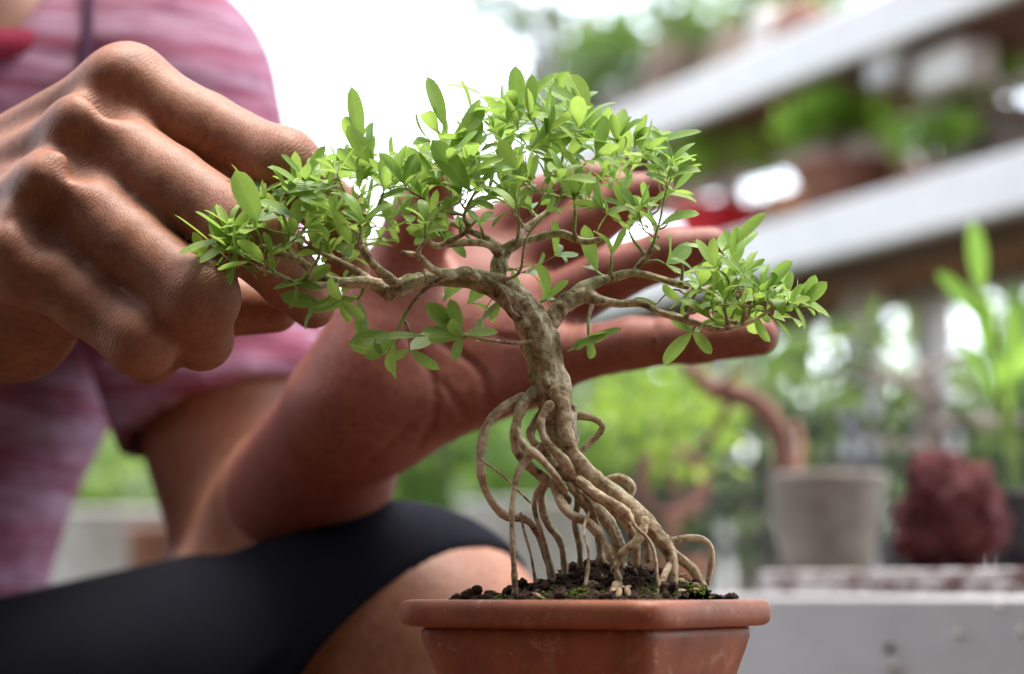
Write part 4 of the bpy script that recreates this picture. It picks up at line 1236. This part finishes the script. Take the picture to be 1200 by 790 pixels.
p = rack_at(918, .2, MIDZ)
t = potted('rack_plant', p, 'small leafy plant in a grey pot between the red bowl and brown bowl', 'plant', .03, .04, .05, M['concrete'])
foliage('crown', [(A(p, -.02, 0, .065), (.035, .03, .018))], 60, .024, 13, M['leaf_dark'], t)
p = rack_at(1128, .06, TOPZ - .078)
b = thing('pale_bracket', p, 'pale block fixed under the top shelf of the rack', 'bracket')
mb = MB(); mb.add(*box(A(p, 0, 0, -.015), (.055, .022, .024), RA, .006)); mb.build('block', M['white'], b, False)
mb = MB(); mb.add(*box(A(p, -.06, .06, -.005), (.03, .022, .020), RA, .006)); mb.build('arm', M['grey_paint'], b, False)

p = rack_at(1172, .17, MIDZ)
t = thing('square_planter', p, 'grey square planter at the right end of the middle shelf', 'plant pot')
mb = MB(); mb.add(*box(A(p, 0, 0, .05), (.055, .05, .05), RA, .006)); mb.build('planter_body', M['concrete'], t, False)
mb = MB(); mb.add(*box(A(p, 0, 0, .106), (.060, .055, .006), RA, .003)); mb.build('planter_rim', M['stone'], t, False)
foliage('crown', [(A(p, -.02, 0, .15), (.05, .05, .03))], 90, .035, 52, M['leaf_green'], t)
p = rack_at(1052, .25, MIDZ); V, F = blob(A(p, 0, 0, .075), (.05, .04, .085), 3, .3, 1.3, 77)
tag(mk('display_stone', V, F, M['pale_stone']), 'grey blunt stone between the two small bonsai on the middle shelf', 'stone', 'stones on the middle shelf')
p = rack_at(930, .27, MIDZ); V, F = blob(A(p, 0, 0, .06), (.06, .04, .075), 3, .3, 1.3, 79)
tag(mk('display_stone', V, F, M['pale_stone']), 'pale lumpy stone behind the clay tray on the middle shelf', 'stone', 'stones on the middle shelf')

# top shelf: stones and plants seen past the rail
for i, (px, off, r, m, lab) in enumerate(((798, .08, (.050, .04, .075), 'stone', 'tan pointed stone at the left of the top shelf'),
                                        (862, .10, (.040, .04, .062), 'stone', 'tan blunt stone on the top shelf beside a pale stone'),
                                        (912, .09, (.035, .03, .062), 'pale_stone', 'pale grey stone standing on the top shelf of the rack'),
                                        (950, .10, (.045, .04, .05), 'old_trunk', 'reddish brown stone on the top shelf near the picture top'))):
    p = rack_at(px, off, TOPZ); V, F = blob(A(p, 0, 0, r[2] * .62), r, 3, .35, 1.2, 20 + i)
    tag(mk('display_stone', V, F, M[m]), lab, 'stone', 'stones on the top shelf')
p = rack_at(745, .12, TOPZ)
t = potted('shelf_plant', p, 'leafy plant in a grey pot on the top shelf behind the stones', 'plant', .05, .065, .07, M['concrete'])
foliage('crown', [(A(p, .02, 0, .15), (.10, .07, .045)), (A(p, .12, .0, .16), (.08, .06, .05)), (A(p, -.05, 0, .11), (.05, .05, .05))], 620, .035, 31, M['leaf_green'], t)
stem(t, [A(p, 0, 0, .06), A(p, .01, 0, .1), A(p, .03, 0, .15)], [.01, .008, .004], M['old_trunk'])
p = rack_at(700, .11, TOPZ)
t = potted('shelf_plant', p, 'mossy green mounded plant at the far left end of the top shelf', 'plant', .045, .055, .03, M['pot_brown'])
foliage('crown', [(A(p, 0, 0, .075), (.055, .05, .055))], 520, .022, 33, M['leaf_pale'], t, fill=.6)
p = rack_at(890, .15, TOPZ)
t = potted('shelf_plant', p, 'pale green plant on the top shelf behind the pale stone', 'plant', .045, .055, .06, M['pot_brown'])
foliage('crown', [(A(p, -.04, 0, .15), (.12, .06, .06)), (A(p, .06, 0, .13), (.08, .06, .05))], 520, .03, 34, M['leaf_pale'], t)

# ================================================================== the low bench with the grey pot and the lava stone
BX, BY = P(1200, 697, 1.02)[0], 1.02
BZ = P(1000, 698, 1.12)[2]
def bn(s, off, z): 
    p = np.array([BX, BY, 0]) + RD * s + RN * off; p[2] = z; return p
def bench_at(px, off, z):
    k = (px - 600) / FPX; o = np.array([BX, BY, 0]) + RN * off
    t = (k * o[1] - o[0]) / (RD[0] - k * RD[1]); p = o + RD * t; p[2] = z; return p
BEN = thing('low_bench', (BX, BY, 0), 'low grey-white painted wooden bench with nail heads, right of the pot', 'bench')
def bpart(s0, s1, off, z, hh, th, name, m, parent=BEN, bev=.002):
    c = (bn(s0, off, z) + bn(s1, off, z)) / 2
    mb = MB(); mb.add(*box(c, ((s1 - s0) / 2, th / 2, hh / 2), RA, bev)); return mb.build(name, m, parent, False)
bpart(-.35, .62, 0, BZ - .045, .09, .018, 'front_board', M['grey_paint'])
for q in range(3): bpart(-.35, .62, .062 + q * .10, BZ - .012, .020, .094, 'top_plank', M['grey_paint'])
bpart(-.35, .62, .33, BZ - .045, .09, .018, 'back_board', M['grey_paint'])
for s in (-.32, .59):
    for off in (.03, .30):
        c = bn(s, off, 0); zt = BZ - .024
        mb = MB(); mb.add(*box((c[0], c[1], zt / 2 - .02), (.018, .018, zt / 2 + .02), RA, .002)); mb.build('leg', M['grey_paint'], BEN, False)
for (px, py) in ((1041, 760), (1043, 782)):
    p = bench_at(px, -.0095, 0); p = P(px, py, p[1]); V, F = blob(p, (.0022, .0012, .0026), 2, .2, 2, px); mk('nail', V, F, M['nail'] if py < 770 else M['peeling'], BEN)
for (px, py, r) in ((1122, 745, .0026), (1050, 781, .0028), (1170, 712, .002), (1197, 742, .0026)):
    p = bench_at(px, -.0092, 0); p = P(px, py, p[1]); V, F = blob(p, (r * .6, .0003, r * .9), 2, .3, 2, px); mk('paint_chip', V, F, M['white'], BEN)
SL = thing('weathered_plank', bench_at(1000, .1, BZ), 'weathered plank with peeling paint lying along the low bench under the grey pot', 'plank')
c = (bn(-.30, .1, 0) + bn(.265, .1, 0)) / 2; c[2] = BZ + .0065
mb = MB(); mb.add(*box(c, (.2825, .085, .0062), RA, .0012)); mb.build('plank_body', M['peeling'], SL, False)
PZ = BZ + .0128

p = bench_at(968, .085, PZ)
t = thing('potted_bonsai', p, 'old bonsai with an arching red-brown trunk in a grey weathered round pot', 'bonsai')
V, F = lathe(p, [(.0235, 0), (.0255, .002), (.0290, .018), (.0318, .034), (.0335, .049), (.0348, .0515), (.0355, .0558), (.0338, .0573), (.0305, .0570), (.0295, .051), (0, .050)], 44, .03, 3); mk('pot', V, F, M['concrete'], t)
mb = MB()
for k in range(60):
    a, r = rnd.uniform(0, 6.28), .027 * math.sqrt(rnd.random()); mb.add(*blob(A(p, r * math.cos(a), r * math.sin(a), .053 + rnd.random() * .003), rnd.uniform(.002, .005), 2, .4, 1.5, k))
mb.build('soil', M['soil'], t)
def B(px, py, dy=0.0): return P(px, py, p[1] + dy)
tk = stem(t, [B(918, 562), B(915, 520), B(905, 492), B(885, 472), B(862, 462), B(838, 458), B(815, 440), B(800, 424)], [.0062, .0060, .0058, .006, .0062, .0056, .0045, .003], M['old_trunk'])
for pts, rr in (([B(862, 462), B(848, 486, .01), B(836, 510, .015), B(822, 522, .02)], [.003, .0022, .002, .0015]), ([B(838, 458), B(860, 440, -.01), B(880, 428, -.012)], [.0028, .002, .001]),
                ([B(932, 560), B(938, 525, .01), B(930, 495, .015)], [.004, .0036, .003])):
    V, F = tube(pts, rr, 8, .004, .15, 0, 2, 60); mk('branch', V, F, M['old_trunk'], t)
foliage('crown', [(B(800, 450, .02), (.018, .02, .012)), (B(790, 490, .03), (.03, .03, .016)), (B(760, 470, .04), (.022, .02, .014)), (B(815, 535, .03), (.022, .02, .014)), (B(740, 500, .05), (.02, .02, .012))], 170, .013, 41, M['leaf_lime'], t, fill=.5)

p = bench_at(1108, .075, PZ)
V, F = blob(A(p, .002, 0, .0285), (.0285, .023, .0325), 5, .36, 1.5, 66)
V[:, 2] = np.maximum(V[:, 2], PZ + .0005)
dirs = (V - A(p, .002, 0, .026)); 
cut = np.array([mnoise.noise(Vector(v * 120)) for v in V]); V += dirs * np.minimum(0, cut + .12)[:, None] * .35
tag(mk('lava_stone', V, F, M['lava']), 'rough dark red pitted lava stone standing on the plank beside the grey pot', 'stone')

p = bench_at(1196, .16, PZ)
t = potted('leafy_plant', p, 'tall plant with broad bright green leaves in a black pot at the right edge', 'plant', .016, .021, .045, M['pot_black'])
def C_(px, py, dy=0): return P(px, py, p[1] + dy)
lv = Leaves()
for (bx, by, tx, ty, w, dr) in ((1150, 350, 1134, 262, 34, .05), (1165, 390, 1105, 320, 26, .35), (1160, 420, 1150, 345, 30, .2), (1185, 430, 1188, 360, 28, .2), (1175, 452, 1225, 390, 32, .4), (1165, 470, 1130, 400, 26, .3), (1185, 480, 1172, 420, 30, .2)):
    b_, t_ = C_(bx, by, rnd.uniform(-.02, .02)), C_(tx, ty, rnd.uniform(-.03, .03)); lv.add(b_, t_ - b_, np.array([rnd.uniform(-.4, .4), -1, .4]), np.linalg.norm(t_ - b_) * 1.05, PX(w, p[1]), dr, .2)
    V, F = tube([C_(1192, 590), C_((bx + 1192) / 2, (by + 560) / 2), b_], [.0016, .0013, .0009], 6, .006); mk('stem', V, F, M['shoot'], t)
mk('leaves', lv.V, lv.F, M['leaf_fresh'], t, True, np.array(lv.UV))

# ring-trunked bonsai and lime bush farther along the bench
p = bench_at(792, .16, BZ)
t = thing('ring_bonsai', p, 'bonsai with a trunk coiled into a ring and yellow-green leaves, behind the roots', 'bonsai')
def D_(px, py, dy=0): return P(px, py, p[1] + dy)
V, F = lathe(p, [(.016, 0), (.026, .024), (.028, .026), (.024, .026), (0, .022)], 30); mk('pot', V, F, M['pot_brown'], t)
rp_ = [D_(790, 640)] + [D_(788 + 36 * math.cos(a), 566 - 38 * math.sin(a), .012 * a / 6) for a in np.linspace(-math.pi / 2, math.pi * 1.6, 16)]
stem(t, rp_ + [D_(770, 500, .02)], [.0050] * 5 + [.0042] * 8 + [.003] * 5, M['old_trunk'])
foliage('crown', [(D_(760, 470, .03), (.035, .03, .016)), (D_(805, 500, .03), (.030, .03, .015)), (D_(720, 490, .04), (.025, .03, .016)), (D_(770, 530, .06), (.02, .02, .012)), (D_(835, 475, .05), (.022, .02, .014))], 200, .015, 43, M['leaf_lime'], t, fill=.5)

# grey deadwood bonsai behind the grey pot
p = bench_at(1075, .25, BZ)
t = thing('deadwood_bonsai', p, 'bonsai with grey crooked horizontal branches behind the lava stone', 'bonsai')
def E_(px, py, dy=0): return P(px, py, p[1] + dy)
V, F = lathe(p, [(.024, 0), (.030, .035), (.032, .038), (.027, .038), (0, .034)], 30); mk('pot', V, F, M['pot_black'], t)
stem(t, [E_(1090, 640), E_(1100, 560), E_(1085, 500, .01), E_(1095, 460, .01), E_(1075, 435)], [.009, .008, .007, .007, .004], M['grey_trunk'])
for pts, rr in (([E_(1093, 470), E_(1060, 446), E_(1020, 440), E_(985, 430)], [.006, .0055, .0045, .003]), ([E_(1088, 500), E_(1130, 490), E_(1165, 496), E_(1200, 492)], [.005, .004, .004, .003]),
                ([E_(1090, 520), E_(1050, 520), E_(1010, 500)], [.004, .003, .002]), ([E_(1080, 440), E_(1110, 420), E_(1150, 425)], [.004, .003, .002]), ([E_(1030, 441), E_(1015, 415), E_(1010, 385)], [.003, .002, .0015])):
    V, F = tube(pts, rr, 9, .005, .2, .1, 5, 60); mk('branch', V, F, M['grey_trunk'], t)
foliage('crown', [(E_(985, 410), (.022, .02, .014)), (E_(960, 470, .02), (.018, .02, .016)), (E_(1160, 470), (.018, .02, .014)), (E_(1040, 470, .02), (.02, .02, .012)), (E_(1010, 395), (.014, .02, .012))], 130, .018, 44, M['leaf_dark'], t)

# ================================================================== the garden behind
def bush(px, py, Y, rx, rz, m, n, leaf, seed, lab, name='bush', cat='bush', lumps=5, base=0.0):
    c = P(px, py, Y); r = np.random.default_rng(seed)
    t = thing(name, (c[0], c[1], 0), lab, cat, 'garden bushes in the background')
    cs = [(c, (rx * .7, rx * .6, rz * .75))]
    for k in range(lumps):
        a = r.random() * 6.28; e = r.random()
        cs.append((c + np.array([rx * .62 * math.cos(a), rx * .5 * math.sin(a), rz * (e - .45) * 1.2]), (rx * .45, rx * .42, rz * .42)))
    foliage('foliage', cs, n, leaf, seed, m, t)
    for k in range(3):
        a = r.random() * 6.28
        V, F = tube([(c[0] + .03 * math.cos(a), c[1] + .03 * math.sin(a), -.03), (c[0] + rx * .2 * math.cos(a), c[1] + rx * .2 * math.sin(a), c[2] * .5), (c[0] + rx * .45 * math.cos(a), c[1] + rx * .3 * math.sin(a), c[2] + rz * .3)], [.014, .011, .005], 8, .05)
        mk('stem', V, F, M['grey_trunk'], t)
    return t
bush(110, 560, 3.2, .16, .16, M['leaf_pale'], 260, .06, 101, 'fresh green bush seen between the pink shirt and the elbow')
bush(60, 640, 2.9, .14, .12, M['leaf_pale'], 300, .06, 102, 'pale green bush low beside the shirt hem')
bush(215, 520, 4.4, .30, .34, M['leaf_pale'], 700, .09, 103, 'greyish green bush behind the bent arm')
bush(520, 570, 3.6, .24, .17, M['leaf_green'], 620, .06, 104, 'bright green bush under the open palm')
bush(585, 600, 4.6, .26, .24, M['leaf_green'], 600, .07, 105, 'mid green bush behind the left loop of roots')
bush(700, 540, 3.4, .18, .15, M['leaf_pale'], 300, .055, 106, 'green bush just right of the trunk base')
bush(745, 590, 3.8, .20, .15, M['leaf_pale'], 480, .06, 107, 'pale bush behind the ring-trunked bonsai')
bush(770, 480, 4.2, .26, .13, M['leaf_pale'], 300, .07, 108, 'yellow-green bush below the outstretched finger')
bush(925, 470, 4.0, .15, .19, M['leaf_dark'], 75, .075, 109, 'sparse green bush above the grey pot')
bush(1010, 570, 4.6, .34, .14, M['leaf_dark'], 190, .07, 110, 'dark gappy bush between grey pot and lava stone')
bush(1140, 540, 4.2, .24, .18, M['leaf_dark'], 130, .08, 111, 'dark sparse bush behind the lava stone')
bush(1195, 430, 3.7, .10, .26, M['leaf_green'], 200, .07, 112, 'bright green bush at the right picture edge')
bush(900, 590, 5.2, .50, .14, M['leaf_dark'], 200, .07, 113, 'dark low hedge bush behind the black fence')
bush(1060, 640, 5.4, .50, .10, M['leaf_dark'], 160, .07, 114, 'green low bush behind the fence at right')
bush(310, 600, 5.6, .6, .3, M['leaf_green'], 700, .09, 115, 'dark green bush far behind the forearm')
bush(640, 500, 6.2, .35, .18, M['leaf_pale'], 300, .09, 116, 'hazy pale bush far behind the trunk')

def garden_tree(px, Y, h, crown, n, leaf, seed, m, lab, extra=()):
    b = P(px, 690, Y); r = np.random.default_rng(seed)
    t = thing('garden_tree', (b[0], b[1], 0), lab, 'tree', 'trees behind the garden')
    top = np.array([b[0], b[1], h])
    V, F = tube([(b[0], b[1], -.05), (b[0] + .05, b[1], h * .4), (b[0] - .04, b[1], h * .8)], [.06, .045, .025], 10, .12, .1, 0, 1, 6); mk('trunk', V, F, M['grey_trunk'], t)
    cs = []
    for k in range(7):
        a = k / 7 * 6.28 + r.random(); e = h * (.78 + .35 * r.random())
        q = np.array([b[0] + crown * .75 * math.cos(a), b[1] + crown * .5 * math.sin(a), e])
        V, F = tube([(b[0], b[1], h * (.45 + .3 * r.random())), (b[0] * .5 + q[0] * .5, b[1] * .5 + q[1] * .5, e * .85), q], [.025, .018, .007], 7, .1); mk('branch', V, F, M['grey_trunk'], t)
        cs.append((q, (crown * .42, crown * .42, crown * .25)))
    for q in extra:
        V, F = tube([top - np.array([0, 0, h * .25]), (top + q) / 2 + np.array([0, 0, .1]), q], [.02, .012, .004], 7, .1); mk('branch', V, F, M['grey_trunk'], t)
        cs.append((q, (.10, .10, .05)))
    foliage('crown', cs, n, leaf, seed, m, t, fill=.6)
garden_tree(662, 6.0, 1.92, .17, 260, .07, 201, M['leaf_dark'], 'dark tree top showing left of the rack in the bright sky', [P(560, 8, 6.0), P(612, 22, 6.0), P(700, 35, 5.9), P(655, 45, 6.1)])
garden_tree(1000, 6.5, 1.25, .7, 110, .10, 202, M['leaf_green'], 'thin leafy tree with sky gaps behind the middle rack shelf')
garden_tree(880, 7.0, 1.15, .6, 90, .10, 203, M['leaf_pale'], 'pale thin tree behind the red bowl')
garden_tree(1250, 6.0, 1.2, .7, 200, .10, 204, M['leaf_green'], 'leafy tree beyond the right end of the rack')

# black iron fence behind the bench
FE_ = thing('iron_fence', P(900, 690, 2.9) * np.array([1, 1, 0]), 'black iron fence of upright bars behind the grey pot', 'fence')
fz = P(900, 470, 2.9)[2]
x0, x1 = P(690, 690, 2.9)[0], P(1260, 690, 2.9)[0]
nb = 24
for k in range(nb):
    x = x0 + (x1 - x0) * k / (nb - 1)
    mb = MB(); mb.add(*box((x, 2.9, fz / 2), (.0055, .006, fz / 2), None, .002)); mb.build('bar', M['metal_black'], FE_, False)
for zz in (P(900, 638, 2.9)[2], P(900, 590, 2.9)[2], P(900, 548, 2.9)[2], P(900, 500, 2.9)[2], .12):
    mb = MB(); mb.add(*box(((x0 + x1) / 2, 2.9, zz), ((x1 - x0) / 2 + .02, .008, .007), None, .002)); mb.build('rail', M['metal_black'], FE_, False)

# things on the ground by the left bushes
c = P(155, 640, 2.7); t = potted('white_planter', (c[0], c[1], 0), 'white round planter standing behind the bent elbow', 'plant pot', .09, .12, c[2] + .04, M['pale_stone'])
foliage('crown', [((c[0], c[1], c[2] + .08), (.08, .08, .03))], 90, .05, 301, M['leaf_pale'], t)
c = P(203, 690, 3.0); PT = thing('garden_post', (c[0], c[1], 0), 'grey wooden post standing in the garden beside the elbow', 'post')
mb = MB(); zt = P(203, 480, 3.0)[2]; mb.add(*box((c[0], 3.0, zt / 2), (.022, .022, zt / 2 + .02), None, .004)); mb.build('post_shaft', M['concrete'], PT, False)
mb = MB(); mb.add(*box((c[0], 3.0, zt + .02), (.028, .028, .012), None, .004)); mb.build('post_cap', M['concrete'], PT, False)
c = P(222, 640, 2.4); t = potted('clay_flowerpot', (c[0], c[1], 0), 'brown clay flowerpot beside the grey garden post', 'plant pot', .05, .065, c[2] + .02, M['pot_brown'])
c = P(622, 640, 2.6); t = potted('white_planter', (c[0], c[1], 0), 'white planter far behind the thin front roots', 'plant pot', .06, .08, c[2] + .05, M['pale_stone'])
foliage('crown', [((c[0], c[1], c[2] + .12), (.07, .07, .05))], 120, .045, 302, M['leaf_green'], t)

# short grass on the ground
r = np.random.default_rng(5); n = 9000
yy = 1.6 + 9 * r.random(n) ** 1.5; xx = (r.random(n) - .5) * (1.0 + yy * .9)
V = np.empty((n, 4, 3)); a = r.random(n) * 6.28; w = .006 + .004 * r.random(n); hgt = .04 + .07 * r.random(n)
z0 = np.full(n, -.035); lean = r.normal(size=(n, 2)) * .03
for k, s in enumerate((-1, 1)):
    V[:, k] = np.stack([xx + w * s * np.cos(a), yy + w * s * np.sin(a), z0], 1)
    V[:, 3 - k] = np.stack([xx + lean[:, 0] + .2 * w * s * np.cos(a), yy + lean[:, 1] + .2 * w * s * np.sin(a), z0 + hgt], 1)
F = (np.arange(n) * 4)[:, None] + np.array([[0, 1, 2, 3]])
tag(mk('grass', V.reshape(-1, 3), F, M['grass']), 'short patchy grass on the garden ground', 'grass', kind='stuff')

# ================================================================== added light blockers, unseen: back wall, roof and side wall shade the bonsai
HW = thing('shade_wall_back', (0, -.55, 0), 'dark brown boarded wall added unseen behind the camera to block front light', 'wall')
mb = MB(); mb.add(*box((.35, -.80, 1.75), (2.0, .05, 1.81), None, .01)); mb.build('wall_face', M['wall'], HW, False)
VR_ = thing('shade_roof', (0, -.3, 0), 'brown boarded roof added unseen over the camera to cut sky light', 'roof')  # unseen roof slab put in to cut the sky light from above
mb = MB(); mb.add(*box((.30, -.75, 3.59), (2.05, .50, .03), None, .01)); mb.build('roof_deck', M['brown_wood'], VR_, False)
mb = MB(); mb.add(*box((2.2, -.4, 1.76), (.05, .05, 1.797), None, .006)); mb.build('post', M['white'], VR_, False)
GW = thing('shade_wall_side', (-1.2, 0, 0), 'low dark brown wall added unseen at the left to block side light', 'wall')  # unseen wall put in to block low light from the left
mb = MB(); mb.add(*box((-1.2, -.02, .68), (.05, .72, .70), None, .01)); mb.build('wall_face', M['wall'], GW, False)
mb = MB(); mb.add(*box((-1.2, -.02, 1.40), (.07, .74, .02), None, .006)); mb.build('coping', M['concrete'], GW, False)
